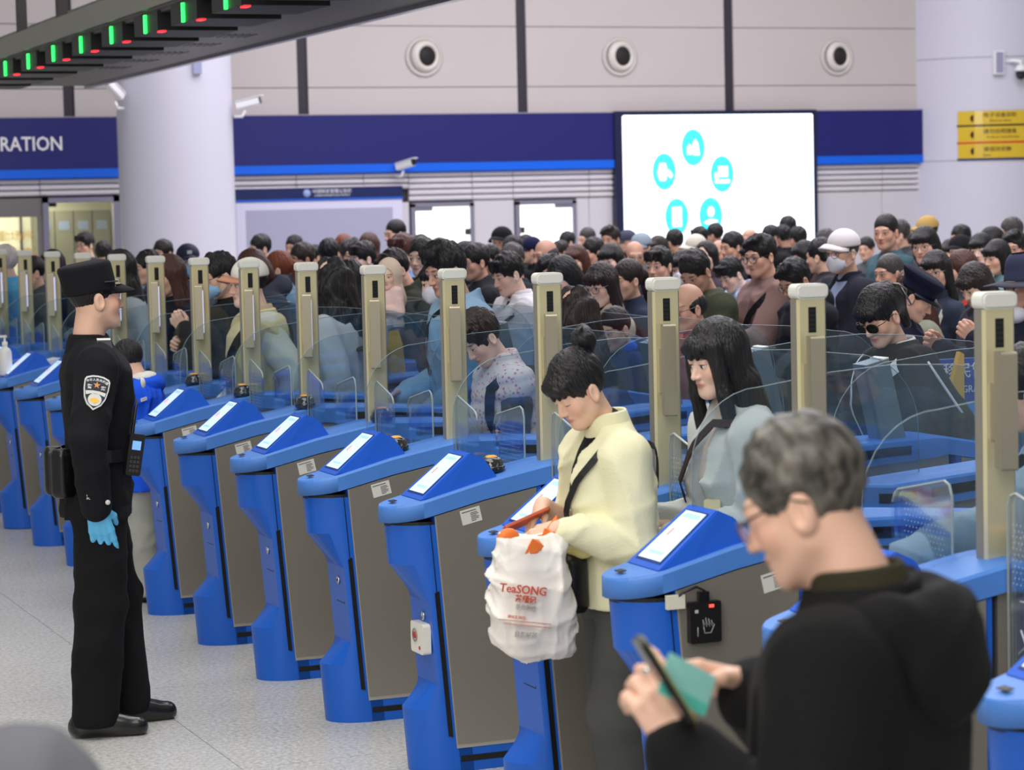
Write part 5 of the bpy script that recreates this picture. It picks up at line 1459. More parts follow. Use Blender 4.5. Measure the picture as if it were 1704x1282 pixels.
C_((7.500, 11.430, 1.610), 'f1', 'shoulder', 'b', 'p', CL(60, 60, 72), 'woman with a brown bob looking down beside the wide-brimmed hat')
C_((12.202, 19.023, 1.703), 'm0', 'short', 'k', 't', BLK, 'dark-haired man far back under the column, left of the pink top')
C_((11.730, 21.180, 1.700), 'm3', 'short', 'k', 't', BLK, 'dark head at the lower right corner of the screen', phi=-30)
C_((12.320, 22.570, 1.700), 'm3', 'mop', 'k', 't', BLK, 'dark head just left of the tallest head before the screen', phi=-40)
C_((10.030, 15.380, 1.690), 'f2', 'bob', 'k', 'p', CL(216, 216, 222), 'woman with black bangs in a white top under the big column')
C_((11.098, 16.837, 1.712), 'f3', 'shoulder', 'k', 'm', CL(230, 160, 170), 'dark-haired woman in a pink top under the big column')
C_((11.960, 17.850, 1.770), 'm3', 'short', 'g', 't', CL(60, 60, 66), 'grey-haired man at the far right under the yellow sign')
C_((9.853, 14.694, 1.716), 'm2', 'side', 'k', 't', CL(56, 60, 64), 'man with a stern face at the right edge above the wide-brimmed hat')
C_((10.430, 16.300, 1.660), 'm2', 'under', 'k', 'm', CL(90, 90, 96), 'person in a small black cap and white mask left of the black bangs', ex=X_all(X_cap(BLK), X_mask()))
C_((8.442, 14.887, 1.703), 'm3', 'short', 'k', 'm', CL(58, 52, 58), 'dark-haired person directly left of the white cap', phi=-60)
C_((9.340, 16.740, 1.650), 'f3', 'shoulder', 'k', 'm', CL(60, 48, 50), 'dark-haired woman right behind the man in the brown hoodie')
C_((11.960, 22.170, 1.710), 'm0', 'short', 'k', 't', BLK, 'dark head below the lower right of the screen, left of a taller one')
C_((8.310, 22.580, 1.710), 'f3', 'bob', 'b', 'm', GRYD, 'brown head half hidden before the first lit door', phi=-20)
C_((7.790, 20.620, 1.700), 'f0', 'shoulder', 'k', 'm', BLK, 'dark-haired woman before the right side of the first lit door')
C_((7.370, 22.960, 1.630), 'm0', 'short', 'k', 'm', NVY, 'small dark head far back under the middle of the notice board')
C_((7.470, 24.000, 1.720), 'm2', 'short', 'k', 't', GRYD, 'small head far back above the ginger woman')
C_((10.718, 22.395, 1.572), 'f0', 'bob', 'k', 'm', BLK, 'small dark head far back under the lit screen')
C_((9.580, 22.050, 1.620), 'm0', 'short', 'b', 't', CL(80, 76, 80), 'small head far back between the second lit door and the bald man')
C_((10.620, 21.640, 1.700), 'm3', 'short', 'k', 't', BLK, 'dark head beneath the gap between the two lowest icons', phi=-40)
C_((8.102, 15.281, 1.698), 'f2', 'bob', 'k', 'p', CL(66, 58, 66), 'dark-haired woman left of the man in the brown hoodie, behind his shoulder')
C_((11.085, 17.437, 1.610), 'f0', 'shoulder', 'b', 'm', CL(96, 96, 104), 'woman far back left of the small black cap')
C_((13.790, 22.500, 1.580), 'm0', 'short', 'k', 't', BLK, 'small dark head far back right of the tall smiling man')
C_((12.320, 20.930, 1.580), 'm2', 'short', 'k', 'm', CL(80, 80, 86), 'small head far back between the white cap and the tall smiling man')
C_((9.445, 14.259, 1.665), 'f0', 'bob', 'k', 'm', CL(120, 150, 160), 'dark bobbed head behind the brown bob at the right')
C_((7.100, 18.200, 1.700), 'f3', 'shoulder', 'k', 'm', BLK, 'dark-haired woman far back behind the denim shirt')
C_((7.460, 18.590, 1.660), 'm3', 'short', 'k', 't', GRYD, 'dark head far back left of the earbud boy')
C_((10.850, 24.790, 1.670), 'm0', 'short', 'k', 'm', BLK, 'small dark head far back right of the bald man')

# ------------------------------------------------------------------ the people who stand out
HQ = dict(hh=.0042, h=.0085, hv=.0042, th=.011)
MQ = dict(hh=.0048, h=.0105, hv=.005)
def spec(*ds, **k):
    o = {}
    for d in ds: o.update(d)
    o.update(k); return o
def sdf_child(name, fill, lo, hi, h, m, root, M=None, parent=None):
    f = Field(lo, hi, h); fill(f)
    VQ = f.mesh()
    if M is not None: VQ = xf(VQ, M)
    return link(name, np_mesh(name, [VQ+(0,)], [m]), parent or root)
def tri_text(name, body, size, M, m, par, bold=0):
    t = text(name, body, size, (0, 0, 0), (0, 0, 0), m, par, .0008, bold=bold); t.matrix_local = M; return t
BR = 'travellers in the lanes'
# ---- the standing officer
OFF = cloth('uniform_black', (19, 20, 25), sc=220, st=.1, vary=.12)
sp = spec(HQ, head=(-1, 12, 0), lean=1, hem=.79, bulk=.014, folds=.008, ffreq=46, collar='shirt', wr=(-.22, .03, .845), poler=(-.5, .25, -.8), wl=(.20, .0, .88), polel=(.9, -.2, -.5), hr=False, cuff=.74, seed=11, tbulk=.026, poke=.005,
          legs=(((.08, 0, .88), (.095, -.05, .48), (.10, -.085, .075)), ((-.08, 0, .88), (-.10, .015, .48), (-.105, .05, .075))), toe=6, nr=1.06)
off, B = person(sp, (2.05, 9.22, 0), 97, 1.80, 'young officer in a black uniform and cap standing at the left, one blue glove showing', SKN['m'], OFF, cloth('uniform_trousers', (15, 15, 18)), mat('boot_black', (16, 15, 15), .28, coat=.3), ('under', HRM['k']), hair_h=.0055)
H = B['H']; U = B['U']
def capf(f):
    f.loft([(.022, .086, .102, .020), (.05, .088, .104, .018), (.09, .087, .105, .022), (.115, .086, .106, .026), (.126, .080, .098, .028), (.130, .062, .08, .030)], 0, p=2.15)
cp = sdf_child('cap', capf, (-.12, -.15, .02), (.12, .17, .18), .0055, OFF, off, H @ Matrix.Rotation(R(-9), 4, 'X'))
b = MB(); v = []; f_ = []; n = 14
for k in range(n+1):
    a = math.pi+math.pi*k/n
    for (rr, z) in ((.088, .046), (.15, .026), (.15, .021), (.088, .040)):
        v.append((rr*.93*math.cos(a) if rr < .1 else .078*math.cos(a), -.005+(.10*math.sin(a) if rr < .1 else .156*math.sin(a)), z-.008*abs(math.cos(a))))
for k in range(n):
    for i in range(4): f_.append((k*4+i, k*4+4+i, k*4+4+(i+1) % 4, k*4+(i+1) % 4))
o = b.add(v, f_, 0, True).build('brim', OFF, cp); o.matrix_local = H
o = MB().tube([(.09*math.sin(R(a)), .018-.107*math.cos(R(a)), .056) for a in range(-75, 76, 15)], .0028, 6).build('cap_cord', mat('cord_dark', (40, 40, 44), .5), cp); o.matrix_local = H
# blue glove on the right hand
S_, E__, W_ = B['arms'][-1]
D_ = (W_-E__).normalized()
def glv(f):
    f.cone(W_-D_*.03, W_+D_*.02, .036, .029, .01); hand_parts(f, W_, (D_+Vector((.05, -.10, 0))), (-1, .15, .1), -1, [.12, .16, .15, .18], .75, 1.16, .07)
sdf_child('glove', glv, W_-Vector((.2, .2, .24)), W_+Vector((.2, .2, .08)), .004, mat('glove_blue', (96, 190, 238), .45, vary=(40, .12)), off, U)
# arm patch with its emblem
def arm_frame(s, t, ang, off_):
    """frame on the sleeve: s side, t along the upper arm, ang around it from outward towards front"""
    S_, E__, W_ = B['arms'][s]; p = S_+(E__-S_)*t; d = (E__-S_).normalized()
    outw = Vector((s, 0, 0)); outw = (outw-d*outw.dot(d)).normalized(); fr = d.cross(outw)*(1 if s < 0 else -1)
    if fr.y > 0: fr = -fr
    n = (outw*math.cos(ang)+fr*math.sin(ang)).normalized(); x = (-d).cross(n).normalized(); y = n.cross(x)
    return U @ Matrix(((x.x, y.x, n.x, 0), (x.y, y.y, n.y, 0), (x.z, y.z, n.z, 0), (0, 0, 0, 1))).__class__(((x.x, y.x, n.x, p.x+n.x*off_), (x.y, y.y, n.y, p.y+n.y*off_), (x.z, y.z, n.z, p.z+n.z*off_), (0, 0, 0, 1)))
PF = arm_frame(-1, .47, R(-4), .079)
def shield(k, z0, z1):
    p = [(-.045, .045), (-.04, .055), (-.02, .063), (0, .065), (.02, .063), (.04, .055), (.045, .045), (.044, .015), (.038, -.02), (.025, -.046), (0, -.066), (-.025, -.046), (-.038, -.02), (-.044, .015)]
    return MB().prism([(x*k, y*k) for x, y in p], 'z', z0, z1)
SLV = mat('patch_silver', (206, 206, 202), .5); PNV = mat('patch_navy', (18, 22, 44), .6); GLD = mat('patch_gold', (240, 186, 60), .5)
pt = shield(1, -.012, .001).build('arm_patch', SLV, off); pt.matrix_local = PF
shield(.90, .001, .002).build('patch_field', PNV, pt)
st = [((.0135 if i % 2 == 0 else .0055)*math.sin(math.pi*i/5), .028+(.0135 if i % 2 == 0 else .0055)*math.cos(math.pi*i/5)) for i in range(10)]
MB().prism(st, 'z', .002, .003).build('patch_star', mat('patch_orange', (214, 140, 80), .5), pt)
MB().prism([(.024*math.cos(2*math.pi*i/24), -.027+.024*math.sin(2*math.pi*i/24)) for i in range(24)], 'z', .002, .0028).build('patch_disc', SLV, pt)
MB().prism([(-.017, -.031), (0, -.043), (.017, -.031), (.012, -.024), (0, -.020), (-.012, -.024)], 'z', .0028, .0036).build('patch_building', GLD, pt)
MB().prism([(-.036, .002), (-.033, -.012), (-.015, -.006), (.015, -.006), (.033, -.012), (.036, .002), (.012, .006), (-.012, .006)], 'z', .002, .0028).build('patch_ribbon', SLV, pt)
for i, ch in enumerate('中华人民共和国'):
    a = (i-3)*.155; tri_text('patch_text', ch, .0105, Matrix.Translation((math.sin(a)*.074, .047-.074*(1-math.cos(a))*1.0, .0021)) @ Matrix.Rotation(-a, 4, 'Z'), SLV, pt, .0003)
for ch, x in (('警', -.024), ('察', .024)): tri_text('patch_text', ch, .017, Matrix.Translation((x, .018, .0021)), SLV, pt, .0004)
# shoulder board, cuff print and button, chest badge
sb1 = MB().box(-.026, .026, -.065, .06, 0, .006).build('shoulder_board', PNV, off)
sb1.matrix_local = U @ Matrix.Translation((-.165, -.018, 1.402)) @ Matrix.Rotation(R(-32), 4, 'Y') @ Matrix.Rotation(R(90), 4, 'Z')
MB().box(-.024, .024, -.058, -.046, .006, .009).build('silver_bar', SLV, sb1)
CF = arm_frame(-1, 1.0, 0, 0)
S_, E__, W_ = B['arms'][-1]
Q = U @ Matrix.Translation(W_-D_*.028+Vector((-.052, -.012, 0))) @ Matrix.Rotation(R(-90), 4, 'Z') @ Matrix.Rotation(R(90), 4, 'X')
o = MB().lathe([(0, .004), (.007, .004), (.009, 0)], seg=14, M=Matrix.Translation((.028, -.004, -.002))).build('cuff_button', SLV, off); o.matrix_local = Q
o = tri_text('cuff_print', 'POLICE\nPOLICE', .011, Q @ Matrix.Translation((-.028, .018, .003)), SLV, off, .0003)
bd = MB().lathe([(0, .008), (.016, .006), (.020, 0)], seg=18).build('chest_badge', SLV, off); bd.matrix_local = U @ Matrix.Translation((-.085, -.158, 1.275)) @ Matrix.Rotation(R(80), 4, 'X') @ Matrix.Rotation(R(-25), 4, 'Y')
bd = MB().box(-.03, .03, -.006, .006, 0, .004).build('name_bar', SLV, off); bd.matrix_local = U @ Matrix.Translation((-.085, -.160, 1.215)) @ Matrix.Rotation(R(85), 4, 'X') @ Matrix.Rotation(R(-25), 4, 'Y')
# belt, pouches and radio
belt = [tors(B, 1.02, a, .012, False, .016) for a in range(0, 360, 20)]
o = MB().ribbon(belt+[belt[0], belt[1]], [Vector((0, 0, 1))]*(len(belt)+2), .045, .006).build('duty_belt', mat('belt_black', (14, 14, 15), .35), off)
def pouch(f): f.loft([(.875, .034, .026, 0), (.89, .042, .034, 0), (1.03, .042, .034, 0), (1.05, .034, .026, 0)], 0, p=3.5)
for nm, a, z in (('belt_pouch', 222, 1.0), ('belt_holster', 180, .99)):
    p = tors(B, z, a, .04, False, .014)
    Mx = Matrix.Translation((p.x, p.y, 0)) @ Matrix.Rotation(R(-a), 4, 'Z') @ Matrix.Diagonal((1, 1, 1, 1))
    sdf_child(nm, pouch, (-.08, -.08, .84), (.08, .08, 1.08), .008, MATS['belt_black'], off, Mx)
rp = tors(B, 1.0, -50, .03, False, .014)
rad = MB().prism(rrect(-.028, .028, -.075, .075, .008), 'y', -.016, .016).build('walkie_talkie', mat('radio_black', (24, 23, 22), .5), off)
rad.matrix_local = Matrix.Translation((rp.x-.01, rp.y-.0, 1.02)) @ Matrix.Rotation(R(-78), 4, 'Z') @ Matrix.Rotation(R(10), 4, 'Y')
MB().lathe([(.007, .07), (.006, .12), (.004, .20), (.0, .20)], (-.016, 0, 0), 8).build('antenna', M_black, rad)
MB().box(-.016, .016, -.0172, -.0158, .018, .05).build('radio_screen', mat('radio_screen', (110, 160, 250), .3, emit=.8), rad)
b = MB()
for i in range(3):
    for j in range(4): b.box(-.018+.013*i, -.009+.013*i, -.018, -.0158, -.062+.016*j, -.052+.016*j)
b.build('radio_keys', mat('radio_keys', (60, 58, 55), .5), rad)
# ---- woman with the bun
CRM = cloth('jacket_cream', (232, 228, 190), sc=140, st=.14, vary=.05)
sp = spec(HQ, fem=True, head=(27, 3, 2), lean=7, hem=.86, bulk=.036, flare=.018, folds=.008, ffreq=40, collar='stand', open=(.075, -.02), shirt=True, abs=True, sep=1, tbulk=.035, seed=5, cuff=.52, poke=-.012,
          wl=(.135, -.278, 1.12), wr=(-.03, -.255, 1.175), sleeve=.90, polel=(.35, .9, -.6), hl=hnd((-.12, -.9, -.25), (.85, -.1, .5), [.9, .95, 1.0, 1.0], .9), hr=hnd((.25, -.75, -.5), (-.25, -.6, .75), [.55, .6, .7, .7], .8),
          legs=(((.075, 0, .88), (.10, -.05, .48), (.10, .0, .075)), ((-.075, 0, .88), (-.09, .03, .48), (-.10, .09, .075))))
bw, B = person(sp, (3.035, 6.62, 0), -90, 1.585, 'woman with a black hair bun and cream jacket looking down, holding a white carrier bag', SKN['s'], CRM, cloth('trousers_dark_grey', (74, 74, 72)), mat('shoe_white', (200, 198, 194), .5), ('bangs_bun', HRM['k']), BR, shirt=BLK, hair_h=.0055, seed=3)
U = B['U']; H = B['H']
X_strap(ease([(1.04, -8), (1.15, 12), (1.28, 34), (1.37, 60), (1.385, 100), (1.33, 150), (1.2, 175)], 4), .022, mat('strap_black', (16, 16, 18), .6), True, .036, 'bag_strap', .018)(bw, B)
p = tors(B, 1.085, 22, .03, True, .036)
sdf_child('pouch', lambda f: f.ell((0, 0, 0), (.075, .034, .052), 0), (-.1, -.06, -.08), (.1, .06, .08), .006, cloth('pouch_cream', (240, 226, 150), vary=.03), bw, Matrix.Translation(p) @ Matrix.Rotation(R(30), 4, 'Z') @ Matrix.Rotation(R(14), 4, 'Y'))
o = sdf_child('pouch_flap', lambda f: (f.ell((0, -.006, .020), (.066, .036, .036), 0), f.ell((-.01, -.03, -.012), (.06, .05, .042), .003, 's')), (-.1, -.07, -.08), (.1, .06, .08), .005, cloth('pouch_teal', (34, 92, 112), vary=.03), bw, Matrix.Translation(p+U.to_3x3() @ Vector((0, -.006, .012))) @ Matrix.Rotation(R(30), 4, 'Z') @ Matrix.Rotation(R(14), 4, 'Y'))
p = tors(B, .97, 5, .05, True, .04)
sdf_child('shoulder_bag', lambda f: (f.loft([(-.11, .07, .04, 0), (-.09, .085, .05, 0), (.06, .08, .045, 0), (.08, .06, .03, 0)], 0, p=3)), (-.12, -.1, -.14), (.12, .1, .12), .008, mat('bag_black', (18, 18, 22), .4), bw, Matrix.Translation(p+Vector((0, 0, .0))) @ Matrix.Rotation(R(10), 4, 'Z'))
S_, E__, W_ = B['arms'][1]; hand_w = (bw.matrix_basis @ (U @ W_)) if False else None
MBW = Matrix.Translation((3.035, 6.62, 0)) @ Matrix.Rotation(math.pi-R(-90), 4, 'Z') @ Matrix.Scale(1.585/1.72, 4)
S_, E__, W_ = B['arms'][-1]
ww = MBW @ (U @ W_)
ph = tag(MB().prism(rrect(-.036, .036, -.075, .075, .01), 'y', -.005, .005).build('smartphone', [mat('phone_orange', (186, 84, 44), .4)], None, .002), 'dark phone in an orange case held by the woman with the bun', 'phone')
ph.matrix_world = Matrix.Translation(ww+Vector((-.075, -.045, -.035))) @ Matrix.Rotation(R(30), 4, 'Z') @ Matrix.Rotation(R(58), 4, 'X') @ Matrix.Rotation(R(50), 4, 'Y')
# ---- white carrier bag in her hand
S_, E__, W_ = B['arms'][1]; hw = MBW @ (U @ W_)
cbg = empty('carrier_bag', (hw.x-.085, hw.y-.015, .66), 0, 'white translucent plastic carrier bag with red print hanging from the bun woman\'s hand', 'bag')
plastic = mat('bag_plastic', (236, 230, 222), .38, spec=.5, vary=(9, .05)); 
_b = plastic.node_tree.nodes['Principled BSDF']; _b.inputs['Subsurface Weight'].default_value = .25; _b.inputs['Subsurface Radius'].default_value = (.05, .035, .025); _b.inputs['Subsurface Scale'].default_value = .3
zt = hw.z-.66-.02
def bagf(f):
    f.loft([(.0, .07, .03, 0, .035), (.02, .11, .05, 0, .02), (.06, .128, .062, 0, .0), (.18, .128, .064, 0, -.006), (.27, .120, .055, 0, -.010), (.33, .112, .038, 0, -.012), (.36, .10, .018, 0, -.012)], 0, p=2.6)
    f.cone((-.085, 0, .33), (-.10, 0, .375), .024, .012, .02); f.cone((.075, 0, .32), (.10, 0, .35), .03, .015, .02)
    f.fold(.006, 60, 4); f.fold(.003, 120, 8)
    X, Y_, Z = f.ax[0][:, None, None], f.ax[1][None, :, None], f.ax[2][None, None, :]
    f.F = np.where(f.F < .2, f.F+(.0025*np.sin(60*(X*.9+.35*Z)+3*np.sin(9*Z))).astype(np.float32)*(np.abs(Y_) < .2), f.F)
sdf_child('bag_body', bagf, (-.17, -.12, -.02), (.17, .12, .42), .0055, plastic, cbg)
OR = mat('bag_orange', (240, 122, 44), .5)
b = MB()
b.ribbon([(-.03, -.035, .30), (-.01, -.045, .34), (.03, -.02, zt-.02), (.055, 0, zt+.015)], Vector((1, .2, -.2)), .040, .004, 0); b.ribbon([(.055, 0, zt+.015), (.075, .02, .40), (.09, .02, .345)], Vector((1, 0, .5)), .03, .004, 0)
b.build('handle', OR, cbg); MB().ribbon([(.10, .0, .345), (.06, -.01, zt-.01), (.05, 0, zt+.01)], Vector((.6, 0, .6)), .03, .004).build('handle_white', plastic, cbg)
sdf_child('orange_lining', lambda f: (f.ell((-.075, .0, .36), (.035, .018, .028), 0), f.ell((.05, .0, .352), (.05, .014, .012), .005)), (-.14, -.05, .30), (.14, .05, .42), .006, OR, cbg)
RED = mat('bag_print_red', (206, 84, 60), .6); PNK = mat('bag_print_pale', (222, 150, 130), .6); GRY_ = mat('bag_print_grey', (176, 172, 168), .6)
Fp = lambda x, z: Matrix.Translation((x, -.0735, z)) @ Matrix.Rotation(R(10), 4, 'Y') @ Matrix.Rotation(R(90), 4, 'X')
for body, s, x, z, m in (('TeaSONG', .034, -.062, .218, RED), ('茶颂记', .022, -.056, .190, RED), ('手作茶饮', .016, -.056, .166, GRY_), ('SINCE 2012', .011, -.085, .142, PNK), ('—————————', .018, -.060, .128, PNK), ('————————', .018, -.052, .116, PNK), ('自然好茶', .018, -.058, .088, GRY_)):
    t = tri_text('print', body, s, Fp(x, z), m, cbg, .0006)
# ---- long-haired woman
LG = cloth('jacket_pale_grey', (188, 192, 190), vary=.05)
sp = spec(HQ, fem=True, head=(8, 6, 0), lean=6, hem=.80, bulk=.028, folds=.012, seed=6, collar='crew', open=(.05, 0), shirt=True, wl=(.10, -.30, 1.06), wr=(-.05, -.30, 1.08), hl=hnd((-.3, -.8, -.1), (.7, -.3, .5), .6), hr=hnd((.3, -.8, -.1), (-.7, -.3, .5), .6))
lw, B = person(sp, (3.46, 6.62, 0), -90, 1.635, 'woman with very long straight black hair and a pale grey jacket behind the dotted leaf', SKN['p'], LG, GRYD, SHOE, ('straight', HRM['k']), BR, shirt=CL(206, 190, 176), hair_h=.007, seed=5)
X_strap(ease([(1.06, -40), (1.2, -20), (1.32, 2), (1.385, 30), (1.38, 80)], 4), .028, cloth('strap_brown', (52, 40, 36)), True, .03, 'bag_strap', .02)(lw, B)
p = tors(B, 1.10, 30, .02, True, .03)
o = MB().prism(rrect(-.028, .028, -.05, .05, .008), 'y', -.003, .003).build('lanyard_card', CL(218, 206, 168), lw); o.matrix_local = Matrix.Translation(p) @ Matrix.Rotation(R(40), 4, 'Z')
# ---- short-haired woman in the floral vest
VST = cloth('vest_floral', (214, 186, 194), vary=.04)
nt = VST.node_tree; bb = nt.nodes['Principled BSDF']; tcv = nt.nodes.new('ShaderNodeTexCoord'); vo = nt.nodes.new('ShaderNodeTexVoronoi'); vo.inputs['Scale'].default_value = 48
nt.links.new(tcv.outputs['Object'], vo.inputs['Vector']); crv = nt.nodes.new('ShaderNodeValToRGB'); e = crv.color_ramp.elements
e[0].position = .15; e[0].color = srgb(196, 120, 150); e[1].position = .42; e[1].color = srgb(220, 210, 212)
nt.links.new(vo.outputs['Distance'], crv.inputs[0]); nt.links.new(crv.outputs[0], bb.inputs['Base Color'])
sp = spec(HQ, fem=True, head=(30, 8, 0), lean=11, hem=.80, bulk=.030, folds=.003, puff=.006, seed=7, collar='stand', sep_sleeves=True, sleeve_m=cloth('sleeve_grey', (84, 84, 90)), cap_sleeve=.10, abs=True, wl=(.10, -.34, 1.0), wr=(-.05, -.34, 1.0), hl=hnd((-.3, -.8, -.1), (.7, -.3, .5), .6), hr=hnd((.3, -.8, -.1), (-.7, -.3, .5), .6))
vw, B = person(sp, (3.885, 9.45, 0), -90, 1.60, 'woman with short brown hair and a pink floral padded vest bowing her head', SKN['p'], VST, GRYD, SHOE, ('fluffy', HRM['b']), BR, hair_h=.0055, seed=8)
X_strap(ease([(1.03, 55), (1.22, 46), (1.34, 48), (1.40, 80), (1.37, 130), (1.22, 165)], 4), .045, mat('strap_navy', (22, 26, 36), .7), True, .04, 'pack_strap', .020)(vw, B)
X_strap(ease([(1.39, -60), (1.40, -110), (1.33, -150), (1.15, -172)], 4), .04, MATS['strap_navy'], True, .04, 'pack_strap', .022)(vw, B)
# ---- boy in the blue jacket
BLJ = cloth('jacket_royal_blue', (28, 88, 226), vary=.08)
sp = spec(MQ, head=(14, -14, 0), lean=6, hem=.74, bulk=.05, flare=.02, folds=.014, seed=9, collar='crew', wl=(.10, -.27, 1.10), wr=(-.10, -.27, 1.10), tbulk=.035, hs=1.12,
          legs=(((.075, 0, .88), (.09, -.02, .48), (.10, .02, .075)), ((-.075, 0, .88), (-.09, .05, .48), (-.10, .24, .09))))
by, B = person(sp, (2.985, 12.26, 0), -62, 1.345, 'boy with cropped hair in a bright blue hooded jacket beside the officer', SKN['m'], BLJ, CL(168, 168, 160), SHOE, ('fade', HRM['k']), BR, hair_h=.006)
sdf_child('hood', lambda f: (f.ell((0, .10, 1.40), (.13, .08, .07), 0), [f.cone((s*.10, .07, 1.41), (s*.09, -.05, 1.37), .045, .03, .02) for s in (1, -1)], f.fold(.008, 40, 3)), (-.22, -.12, 1.26), (.22, .24, 1.52), .010, BLJ, by, B['U'])
sdf_child('collar_lining', lambda f: (f.ell((0, .045, 1.452), (.105, .095, .042), 0), f.ell((0, .02, 1.50), (.05, .05, .05), .004, 's')), (-.14, -.08, 1.38), (.14, .18, 1.52), .009, CL(226, 224, 214), by, B['U'])
# ---- man with the loose blue mask
sp = spec(MQ, head=(12, 2, 0), lean=3, hem=.80, bulk=.03, folds=.010, seed=12, collar='crew', wl=(.06, -.27, 1.30), wr=(-.05, -.24, 1.22), hl=hnd((-.15, -.5, .8), (.8, -.4, -.2), 1.1, .9), hr=hnd((.3, -.8, .2), (-.6, -.5, .4), .9, .8))
mm, B = person(sp, (3.688, 13.223, 1.742)[:2]+(0,), -90, 1.765, 'man in black with a light blue face mask and raised fist beside the white cap', SKN['m'], BLK, BLK, SHOE, ('side', HRM['k']), BR, X_all(X_gl(GLW), X_mask('b')), hair_h=.0055)
mm.location.x += .05
p = tors(B, 1.22, 38, .012, False, .03); o = tri_text('jacket_print', 'bq', .055, Matrix.Translation(p) @ Matrix.Rotation(R(46), 4, 'Z') @ Matrix.Rotation(R(84), 4, 'X'), WHT, mm, .002)
# ---- young man in the white cap
TAN = cloth('jacket_tan', (214, 202, 158), vary=.05)
sp = spec(MQ, head=(2, 4, 0), lean=3, hem=.80, bulk=.036, folds=.010, seed=13, collar='stand', collar_m=CL(190, 172, 150), sep_sleeves=True, sleeve_m=CL(222, 222, 204), cap_sleeve=.05, wl=(.225, .02, .86), wr=(-.20, -.16, .95))
cm, B = person(sp, (3.609, 12.279, 1.713)[:2]+(0,), -90, 1.735, 'young man in a white cap with a tan peak and a cream varsity jacket', SKN['p'], TAN, GRYD, SHOE, ('under', HRM['k']), BR, X_cap(CL(226, 222, 212), CL(196, 140, 112)), hair_h=.006)
X_strap(ease([(.92, -40), (1.05, -10), (1.2, 22), (1.34, 52), (1.385, 90), (1.34, 140), (1.2, 170)], 4), .045, BLK, False, .042, 'bag_strap', .016)(cm, B)
# ---- man in the denim shirt
sp = spec(MQ, head=(14, 10, 0), lean=4, hem=.78, bulk=.024, folds=.011, seed=14, collar='shirt', wl=(.15, -.22, .95), wr=(-.12, -.26, 1.0))
dm, B = person(sp, (4.372, 11.336, 1.822)[:2]+(0,), -90, 1.815, 'tall young man in a light denim shirt with a black shoulder strap', SKN['t'], CL(142, 176, 206), GRYD, SHOE, ('tall', HRM['k']), BR, X_strap(ease(SHL, 3), .045, BLK, name='bag_strap'), hair_h=.006)
# ---- earbud boy in white
sp = spec(MQ, PH, head=(16, 6, 0), lean=4, hem=.76, bulk=.036, folds=.010, seed=15, collar='stand', open=(.055, 0), shirt=True)
eb, B = person(sp, (5.470, 13.223, 1.697)[:2]+(0,), -90, 1.72, 'young man with a black fringe and white earbud in an open white jacket', SKN['p'], CL(226, 226, 232), GRYD, SHOE, ('mop', HRM['k']), BR, None, shirt=CL(34, 38, 62), hair_h=.006)
o = MB().ball((.090, -.006, -.012), (.006, .008, .010)).tube([(.091, -.010, -.015), (.088, -.020, -.042)], .0038, 6).build('earbud', WHT, eb); o.matrix_local = B['H']
X_strap(ease([(1.0, -10), (1.15, 15), (1.3, 40), (1.38, 75)], 4), .018, NVY, False, .038, 'bag_strap')(eb, B)
# ---- woman with glasses in the beige jacket
sp = spec(MQ, fem=True, head=(10, 22, 0), lean=4, hem=.80, bulk=.03, folds=.010, seed=16, collar='stand', open=(.05, .02), shirt=True, wl=(.05, -.26, 1.18), wr=(.0, -.25, 1.22), hr=hnd((.2, -.4, .8), (-.5, -.7, 0), .8, .7))
gw, B = person(sp, (5.612, 12.279, 1.648)[:2]+(0,), -92, 1.66, 'woman with glasses and brown hair in a cream jacket, hand at her chest', SKN['p'], CL(214, 202, 178), GRYD, SHOE, ('shoulder', HRM['b']), GRP, X_gl(GLW), shirt=CL(44, 24, 34), hair_h=.006)
# ---- man in the olive jacket looking down
sp = spec(MQ, PH, head=(27, 22, 0), lean=7, hem=.78, bulk=.034, folds=.014, seed=17, collar='shirt')
om, B = person(sp, (6.370, 12.540, 1.690)[:2]+(0,), -92, 1.735, 'man with cropped hair in an olive bomber jacket looking down at his hands', SKN['t'], CL(70, 76, 58), GRYD, SHOE, ('short', HRM['k']), GRP, hair_h=.006)
# ---- man in the brown hoodie
sp = spec(MQ, head=(6, 14, 0), lean=3, hem=.76, bulk=.036, folds=.013, seed=18, collar='hood', wl=(.10, -.40, 1.10), wr=(-.02, -.38, 1.13), hl=hnd((-.3, -.9, .1), (.6, -.1, .8), .8, .8), cuff=.6)
bh, B = person(sp, (7.077, 13.194, 1.762)[:2]+(0,), -90, 1.77, 'man with glasses in a dusty brown hoodie, black strap and wristwatch', SKN['m'], CL(134, 108, 102), GRYD, SHOE, ('side', HRM['k']), GRP, X_all(X_gl(GLM, LENS, 1.1), X_strap(ease([(.95, -30), (1.1, 0), (1.25, 30), (1.36, 62), (1.385, 100), (1.3, 150)], 4), .04, BLK, False, .04, 'bag_strap', .018)), hair_h=.006)
S_, E__, W_ = B['arms'][1]; d = (W_-E__).normalized()
o = MB().lathe([(.031, -.012), (.033, -.012), (.033, .012), (.031, .012)], seg=20).build('wristwatch', M_black, bh); o.matrix_local = B['U'] @ Matrix.Translation(W_-d*.005) @ d.to_track_quat('Z', 'Y').to_matrix().to_4x4()
ds = MB().lathe([(0, .034), (.018, .034), (.020, .028)], seg=16).build('watch_face', mat('watch_face', (90, 96, 110), .2), o); ds.matrix_local = Matrix.Rotation(R(90), 4, 'Y') @ Matrix.Rotation(R(20), 4, 'X')
